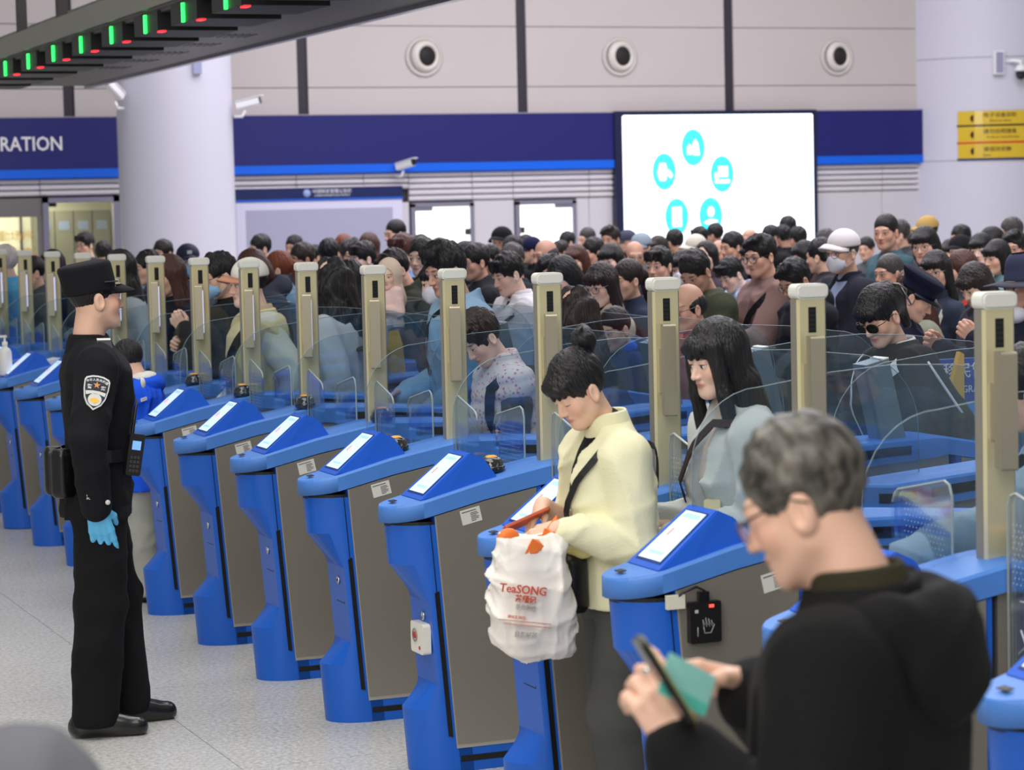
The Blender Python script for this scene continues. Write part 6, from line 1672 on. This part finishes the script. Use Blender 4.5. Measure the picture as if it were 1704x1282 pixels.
# ---- balding man with glasses
sp = spec(MQ, head=(8, 6, 0), lean=4, hem=.80, bulk=.03, seed=19, collar='stand', folds=.01)
bm_, B = person(sp, (5.207, 10.392, 1.579)[:2]+(0,), -90, 1.60, 'balding man with glasses and a rust red jacket collar', SKN['t'], CL(190, 84, 66), GRYD, SHOE, ('balding', HRM['k']), BR, X_gl(GLW), hair_h=.006)
# ---- boy with the blue hood lining
sp = spec(MQ, head=(14, 14, 0), lean=4, hem=.76, bulk=.035, seed=20, collar='hood', folds=.012, hs=1.1, **PH)
kb, B = person(sp, (5.259, 11.336, 1.436)[:2]+(0,), -92, 1.455, 'boy with a black bowl cut and a bright blue hood behind the bun', SKN['m'], CL(40, 66, 120), GRYD, SHOE, ('fade', HRM['k']), BR, hair_h=.006)
sdf_child('hood_lining', lambda f: (f.ell((0, .045, 1.455), (.098, .085, .045), 0), [f.cone((s*.08, .03, 1.45), (s*.055, -.09, 1.36), .03, .016, .02) for s in (1, -1)], f.ell((0, .02, 1.53), (.056, .055, .06), .004, 's')), (-.15, -.15, 1.30), (.15, .16, 1.53), .009, CL(40, 110, 226), kb, B['U'])
# ---- hair from behind
C_((5.548, 11.336, 1.490), 'f3', 'long', 'b', 'm', CL(96, 90, 88), 'woman with long brown hair mostly hidden behind a post, left of the balding man', -60)
C_((4.595, 10.392, 1.597), 'f3', 'curly', 'b', 'm', CL(32, 34, 46), 'woman with big dark curls seen from behind, in a black jacket', -40)
# ---- officer with cap and mask at the column, child in the beige hood
M_pc = mat('police_navy', (24, 30, 58), .7)
po, B = person(TM['m0'], (4.974, 18.883, 1.761)[:2]+(0,), -165, 1.73, 'officer in a dark cap and blue face mask facing the camera before the column', SKN['m'], CL(26, 32, 52), BLK, SHOE, ('under', HRM['k']), None, X_all(X_cap(M_pc), X_mask('b')), hair_h=.0075)
o = MB().box(-.018, .018, -.098, -.092, .065, .09).build('cap_badge', SLV, po); o.matrix_local = B['H']
sp = spec(h=.012, hh=.006, hv=.007, fem=True, head=(3, 30, 0), hs=1.7, hem=.84, bulk=.06, seed=5, wl=(.16, -.25, 1.12), wr=(-.16, -.25, 1.12), tbulk=.03, legs=(((.075, 0, .92), (.13, -.26, .86), (.13, -.28, .62)), ((-.075, 0, .92), (-.13, -.26, .86), (-.13, -.28, .62))), toe=0)
ch, B = person(sp, (4.319, 12.279, 1.707)[:2]+(1.035,), -110, .62, 'small child in a beige hood carried in the crowd, facing the camera', SKN['p'], CL(236, 204, 198), CL(206, 200, 204), SHOE, None, None)
for c_ in list(ch.children):
    if c_.name.startswith('shoe'): c_.location.z = .52; c_.location.y = -.27
sdf_child('hood', lambda f: (f.ell((0, .03, .03), (.115, .115, .135), 0), f.cone((0, .06, -.06), (0, .08, -.2), .10, .13, .03), f.ell((0, -.10, -.02), (.075, .11, .095), .01, 's')), (-.18, -.14, -.30), (.18, .24, .18), .010, CL(226, 204, 184), ch, B['H'])
# ---- man in the white cap with a mask
sp = spec(MQ, head=(2, 14, 0), lean=2, hem=.78, bulk=.034, folds=.011, seed=22, collar='stand', open=(.075, .02), shirt=True, wl=(.12, -.30, 1.02), wr=(-.06, -.30, 1.05))
wm, B = person(sp, (7.361, 12.737, 1.787)[:2]+(0,), -90, 1.785, 'man in a white cap, glasses and pale mask, dark jacket over a printed grey T-shirt', SKN['m'], CL(36, 38, 52), BLK, SHOE, ('under', HRM['g']), GRP, X_all(X_cap(CL(222, 216, 218)), X_gl(), X_mask()), shirt=CL(150, 166, 200), hair_h=.006)
b = MB(); random.seed(3)
for k in range(7):
    p = tors(B, 1.10+.028*k, 6+random.uniform(-5, 5), -.018, False, .03); b.ball(p, (.022+random.random()*.014, .004, .010), nu=8, nv=5)
b.build('shirt_print', CL(60, 70, 104), wm)
# ---- officer with the peaked cap seen from behind
sp = spec(MQ, head=(8, 0, 0), lean=8, hem=.78, bulk=.032, folds=.010, seed=23, collar='shirt', abs=True, wl=(.12, -.36, 1.05), wr=(-.12, -.36, 1.05))
sp['head'] = (24, 0, 0)
pn, B = person(sp, (6.400, 10.680, 1.600)[:2]+(0,), 132, 1.62, 'officer in navy uniform and peaked cap with red flag patch behind the sunglasses woman', SKN['m'], CL(26, 32, 58), CL(24, 28, 48), SHOE, ('under', HRM['k']), None, hair_h=.0075)
o = sdf_child('cap', lambda f: f.loft([(.03, .09, .108, .015), (.07, .092, .112, .015), (.10, .108, .135, .02), (.12, .110, .138, .03), (.132, .08, .10, .035)], 0), (-.16, -.18, .02), (.16, .22, .16), .007, CL(18, 23, 46), pn, B['H'])
bq = MB(); v = []; f_ = []
for k in range(13):
    a = math.pi+math.pi*k/12
    for rr, z in ((.09, .045), (.15, .02), (.15, .016), (.09, .04)): v.append((min(rr, .092)*math.cos(a), .01+(.105 if rr < .1 else .165)*math.sin(a), z))
for k in range(12):
    for i in range(4): f_.append((k*4+i, k*4+4+i, k*4+4+(i+1) % 4, k*4+(i+1) % 4))
q = bq.add(v, f_, 0, True).build('brim', mat('brim_navy', (18, 22, 44), .3), o); q.matrix_local = B['H']
PF = arm_frame(-1, .42, R(30), .092)
fl_ = MB().box(-.042, .042, -.028, .028, -.004, .001).build('flag_patch', mat('flag_red', (206, 36, 34), .6), pn); fl_.matrix_local = PF
MB().prism([((.010 if i % 2 == 0 else .004)*math.sin(math.pi*i/5)-.024, .011+(.010 if i % 2 == 0 else .004)*math.cos(math.pi*i/5)) for i in range(10)], 'z', .001, .002).build('flag_star', GLD, fl_)
b = MB()
for i, (x, y) in enumerate(((-.010, .021), (-.004, .014), (-.004, .006), (-.010, -.001))): b.prism([((.0034 if k % 2 == 0 else .0014)*math.sin(math.pi*k/5)+x, y+(.0034 if k % 2 == 0 else .0014)*math.cos(math.pi*k/5)) for k in range(10)], 'z', .001, .002)
b.build('small_stars', GLD, fl_)
sb2 = MB().box(-.024, .024, -.06, .06, 0, .006).build('shoulder_board', PNV, pn); sb2.matrix_local = B['U'] @ Matrix.Translation((-.14, .0, 1.432)) @ Matrix.Rotation(R(-30), 4, 'Y') @ Matrix.Rotation(R(90), 4, 'Z')
MB().box(-.022, .022, -.055, -.045, .006, .009).build('silver_bar', SLV, sb2); MB().lathe([(0, .012), (.007, .010), (.008, .006)], (0, .045, 0), 10).build('board_button', SLV, sb2)
# ---- woman in sunglasses
BT = cloth('track_black', (22, 22, 25)); WP = CL(224, 218, 216)
sp = spec(HQ, fem=True, head=(20, 12, 0), lean=10, hem=.80, bulk=.045, folds=.012, seed=24, collar='shirt', collar_m=WP, abs=True, wl=(.30, -.20, 1.10), wr=(-.12, -.34, 1.08), hl=hnd((.1, -.95, -.15), (.1, -.1, 1), .12, .2))
sw_, B = person(sp, (5.198, 8.506, 1.619)[:2]+(0,), -92, 1.66, 'woman in black sunglasses and a black track jacket with white panels, hair clipped up', SKN['m'], BT, BLK, SHOE, ('clip', HRM['k']), BR, X_all(X_gl(mat('sunglass_frame', (12, 12, 14), .2), DARKL, 1.12)), hair_h=.006, seed=6)
X_strap(ease([(.92, 22), (1.1, 26), (1.25, 30), (1.345, 42), (1.385, 62)], 4), .050, WP, True, .05, 'white_panel', .022)(sw_, B)
X_strap(ease([(.92, -22), (1.1, -26), (1.25, -30), (1.345, -42), (1.385, -62)], 4), .050, WP, True, .05, 'white_panel', .022)(sw_, B)
S_, E__, W_ = B['arms'][1]; d = (E__-S_).normalized(); nn = Vector((.8, -.1, .6)); nn = (nn-d*nn.dot(d)).normalized(); q = [B['U'] @ (S_+(E__-S_)*t+nn*(.092-.012*t)) for t in (0, .2, .4, .6, .8, 1.0)]
MB().tube(q, .006, 6).build('sleeve_piping', WP, sw_)
o = MB().tube([(-.01, .12, .085), (.045, .135, .075), (.06, .15, .04), (.035, .155, .01), (.03, .135, -.03)], .005, 6).tube([(.04, .145, .07), (.075, .12, .03), (.07, .13, -.02)], .004, 6).build('hair_clip', mat('clip_grey', (120, 118, 116), .3, .5), sw_); o.matrix_local = B['H']
# ---- woman in the green quilted jacket
C_((6.970, 11.310, 1.590), 'f3', 'curly', 'r', 'm', CL(148, 152, 132), 'woman with long wavy auburn hair in a pale green quilted jacket', -75)
# ---- person in the wide-brimmed hat
sp = spec(MQ, head=(4, 10, 0), lean=3, hem=.78, bulk=.034, folds=.01, seed=26, collar='crew', wl=(.02, -.30, 1.34), wr=(-.15, -.42, 1.30), hr=hnd((.1, -.7, .6), (-.6, -.5, .4), .7, .8), hl=hnd((-.3, -.6, .6), (.7, -.5, 0), .9, .8))
ht, B = person(sp, (6.720, 9.910, 1.660)[:2]+(0,), -88, 1.66, 'person in a wide-brimmed navy hat, white mask under the chin, at the right edge', SKN['t'], CL(30, 34, 52), BLK, SHOE, ('under', HRM['k']), BR, X_cap(CL(58, 62, 88), CL(72, 72, 84), 'hat'), hair_h=.0065)
o = sdf_child('lowered_mask', lambda f: (f.ell((0, -.055, -.125), (.062, .062, .05), 0), f.ell((0, -.02, -.10), (.052, .065, .06), .004, 's')), (-.09, -.14, -.19), (.09, .03, -.06), .006, MSK['w'], ht, B['H'])
# ---- person reaching over the gate in denim
DNM = cloth('denim_jacket', (128, 150, 168), sc=220, st=.2, vary=.18)
sp = spec(HQ, head=(6, 0, 0), lean=22, twist=-38, arm=1.14, hem=.80, bulk=.04, folds=.014, seed=27, collar='shirt', abs=True, wl=(.235, -.82, 1.09), wr=(-.2, -.2, .95), polel=(.6, .4, -.6), hl=hnd((.05, -.95, -.12), (.15, -.15, 1), [.5, .55, .6, .7], .7), cuff=.72)
dn, B = person(sp, (4.11, 5.70, 0), -90, 1.62, 'person in a washed denim jacket reaching over the gate, cut off by the right edge', SKN['m'], DNM, GRYD, SHOE, ('short', HRM['k']), BR, hair_h=.008)
X_strap(ease(SHL, 3), .045, BLK, False, .045, 'bag_strap', .016)(dn, B)
S_, E__, W_ = B['arms'][1]; d = (W_-E__).normalized()
o = MB().lathe([(.052, -.03), (.056, -.028), (.056, .028), (.052, .03), (.044, .03), (.044, -.03)], seg=22).build('cuff_band', DNM, dn); o.matrix_local = B['U'] @ Matrix.Translation(W_-d*.04) @ d.to_track_quat('Z', 'Y').to_matrix().to_4x4()
# ---- grey-haired man in the foreground
BKC = cloth('coat_black', (15, 15, 16), sc=120, st=.16, vary=.12)
sp = spec(HQ, head=(17, 2, -2), lean=6, hem=.76, bulk=.042, folds=.012, ffreq=34, seed=31, collar='stand', collar_m=CL(50, 46, 30), abs=True, chub=.004, nr=1.12, hh=.0038, hv=.0036, h=.009,
          wl=(.20, -.255, 1.225), wr=(-.085, -.228, 1.262), polel=(.35, .1, -1), poler=(-.5, .1, -.9), hl=hnd((-.05, -.35, .95), (.75, .55, .2), [.35, .75, .9, 1.0], .75, sc=1.02), hr=hnd((.35, -.80, .30), (-.55, -.25, .75), [.35, .55, .75, .9], .75, sc=1.02), sleeve=.90)
old, B = person(sp, (1.815, 3.06, 0), -47, 1.685, 'grey-haired man in glasses and a black hooded coat close in the right foreground', SKN['m'], BKC, BLK, SHOE, None, None)
HG = mat('hair_salt_pepper', (84, 80, 74), .5)
nt = HG.node_tree; bb = nt.nodes['Principled BSDF']; tcv = nt.nodes.new('ShaderNodeTexCoord'); nz = nt.nodes.new('ShaderNodeTexNoise'); nz.inputs['Scale'].default_value = 38; nz.inputs['Detail'].default_value = 4
mp = nt.nodes.new('ShaderNodeMapping'); mp.inputs['Scale'].default_value = (1.4, .5, .6); nt.links.new(tcv.outputs['Object'], mp.inputs[0]); nt.links.new(mp.outputs[0], nz.inputs['Vector'])
crv = nt.nodes.new('ShaderNodeValToRGB'); e = crv.color_ramp.elements; e[0].position = .36; e[0].color = srgb(34, 31, 28); e[1].position = .74; e[1].color = srgb(128, 122, 112)
nt.links.new(nz.outputs['Fac'], crv.inputs[0]); nt.links.new(crv.outputs[0], bb.inputs['Base Color'])
bp = nt.nodes.new('ShaderNodeBump'); bp.inputs['Strength'].default_value = .5; bp.inputs['Distance'].default_value = .01; nt.links.new(nz.outputs['Fac'], bp.inputs['Height']); nt.links.new(bp.outputs[0], bb.inputs['Normal'])
hair_obj('short', HG, old, B['H'], .0046, 9, 1.0)
def X_oldglasses(root, H):
    b = MB(); wire = mat('old_glasses', (40, 36, 34), .3)
    for s in (-1, 1):
        pts = [(s*.033+.024*math.cos(a), -.1035, -.008+.017*math.sin(a)) for a in [2*math.pi*i/16 for i in range(16)]]
        b.tube(pts, .0014, 5, closed=True); b.add([(p[0], p[1]+.001, p[2]) for p in pts], [list(range(16))], 1)
        b.tube([(s*.057, -.098, .002), (s*.079, -.07, .006), (s*.0845, .0, .012), (s*.084, .03, -.004)], .0022, 6)
    b.tube([(-.009, -.104, 0), (0, -.108, .003), (.009, -.104, 0)], .0015, 5)
    o = b.build('glasses', [wire, LENS], root); o.matrix_local = H
X_oldglasses(old, B['H'])
U = B['U']
def hoodf(f):
    f.ell((0, .125, 1.335), (.165, .075, .115), 0)
    for s in (1, -1): f.cone((s*.125, .085, 1.39), (s*.115, -.05, 1.375), .055, .034, .03)
    f.ell((0, .06, 1.47), (.105, .085, .05), .02, 's'); f.fold(.012, 40, 5)
sdf_child('hood', hoodf, (-.28, -.14, 1.16), (.28, .28, 1.52), .009, BKC, old, U)
MO = Matrix.Translation((1.815, 3.06, 0)) @ Matrix.Rotation(math.pi-R(-47), 4, 'Z') @ Matrix.Scale(1.685/1.72, 4) @ U
S_, E__, W_ = B['arms'][1]; hl_ = MO @ W_; S2, E2, W2 = B['arms'][-1]; hr_ = MO @ W2
o = MB().lathe([(.0105, -.004), (.0122, 0), (.0105, .004)], seg=14).build('ring', mat('ring_silver', (214, 208, 200), .2, .9), old)
o.matrix_local = U @ Matrix.Translation(W_+Vector((-.012, -.035, .115))) @ Matrix.Rotation(R(25), 4, 'X')
pho = empty('smartphone', (1.443, 3.002, 1.322), 0, 'dark phone with an olive case edge held by the grey-haired man', 'phone')
pho.matrix_world = Matrix(((0.275, -0.851, -0.447, 1.461), (0.952, 0.176, 0.251, 3.055), (-0.135, -0.495, 0.859, 1.305), (0, 0, 0, 1)))
MB().prism(rrect(-.034, .034, -.070, .070, .010), 'y', -.005, .004).build('phone_body', mat('phone_black', (18, 18, 18), .25), pho); MB().prism(rrect(-.035, .035, -.071, .071, .011), 'y', -.0075, -.005).build('phone_case', mat('phone_olive', (122, 118, 60), .5), pho)
cd = empty('travel_card', (0, 0, 0), 0, 'pale teal travel card between the grey-haired man\'s hands', 'card')
cd.matrix_world = Matrix(((0.857, 0.451, 0.248, 1.496), (0.148, 0.247, -0.958, 3.051), (-0.493, 0.858, 0.145, 1.298), (0, 0, 0, 1)))
MB().prism(rrect(-.046, .046, -.030, .030, .004), 'z', -.0006, .0006).build('card_sheet', mat('card_teal', (150, 214, 206), .4, vary=(14, .25)), cd)
MB().box(-.045, .045, -.029, -.012, .0006, .001).build('card_band', mat('card_green', (96, 204, 184), .4), cd)
# ---- grey shoulder in the near left corner
sp = spec(h=.011, hh=.007, hv=.007, head=(0, 0, 0), bulk=.04, folds=.008, seed=33, collar='stand')
person(sp, (.315, 2.60, 0), 5, 1.70, 'person in a grey jacket whose shoulder just enters the bottom left corner', SKN['m'], CL(104, 104, 110), BLK, SHOE, ('short', HRM['k']), None, hair_h=.009)
# ---- small things in the crowd
pz = empty('plush_panda', (4.55, 11.85, 1.16), R(-15), 'small white plush panda with black ears seen through the glass', 'toy')
WF = CL(232, 230, 230); 
sdf_child('plush_body', lambda f: (f.ell((0, 0, .15), (.085, .07, .075), 0), f.ell((0, .01, .03), (.07, .06, .075), .02), f.cone((0, -.055, .135), (0, -.075, .13), .03, .02, .02)), (-.13, -.13, -.08), (.13, .13, .26), .008, WF, pz)
b = MB()
for s in (-1, 1): b.ball((s*.065, .01, .215), (.026, .016, .026), nu=10, nv=7); b.ball((s*.034, -.066, .155), (.016, .010, .022), nu=10, nv=7); b.ball((s*.075, -.02, .04), (.028, .028, .05), nu=10, nv=7)
b.ball((0, -.094, .137), (.011, .008, .008), nu=8, nv=6); b.build('black_patches', BLK, pz)
yb = tag(MB().prism([(-.05, -.14), (.08, -.19), (.08, .14), (.045, .16)], 'y', -.02, .02).build('paper_folder', mat('folder_ochre', (220, 168, 62), .6, vary=(12, .1)), None, .004), 'ochre yellow paper bag on the blue sign left of the rightmost post', 'paper bag')
yb.location = (5.985, 9.446, 1.165); yb.scale = (.62, .8, .62)
sg = empty('blue_sign', (6.02, 9.48, .03), 0, 'low blue barrier sign with white characters left of the rightmost post', 'sign')
MB().box(-.26, .26, -.01, .01, .72, 1.20).build('board', mat('sign_blue', (24, 70, 170), .4), sg)
MB().box(-.26, -.22, .0, .03, -.03, 1.2).box(.22, .26, .0, .03, -.03, 1.2).build('sign_legs', M_posts, sg)
text('sign_text', '中国移民管理', .075, (.0, -.013, 1.14), (R(90), 0, 0), M_white_p, sg, .001); text('sign_text', 'CHINA IMMIGRATION', .045, (.0, -.013, 1.06), (R(90), 0, 0), M_white_p, sg, .001)
MB().box(-.24, .24, -.014, -.009, .94, 1.0).build('sign_stripe', mat('sign_stripe', (40, 150, 230), .4), sg)
rl = empty('queue_barrier', (8.1, 13.6, 0), 0, 'grey steel queue barrier with three flat rails behind the sunglasses woman', 'barrier')
for z in (1.03, 1.14, 1.27): MB().box(-.6, 2.6, -.012, .012, z-.05, z+.045).build('rail', mat('barrier_steel', (150, 148, 150), .4, .4), rl)
for x in (-.55, 1.0, 2.5): MB().box(x-.03, x+.03, .012, .06, 0, 1.33).build('barrier_post', mat('barrier_steel', (150, 148, 150), .4, .4), rl)
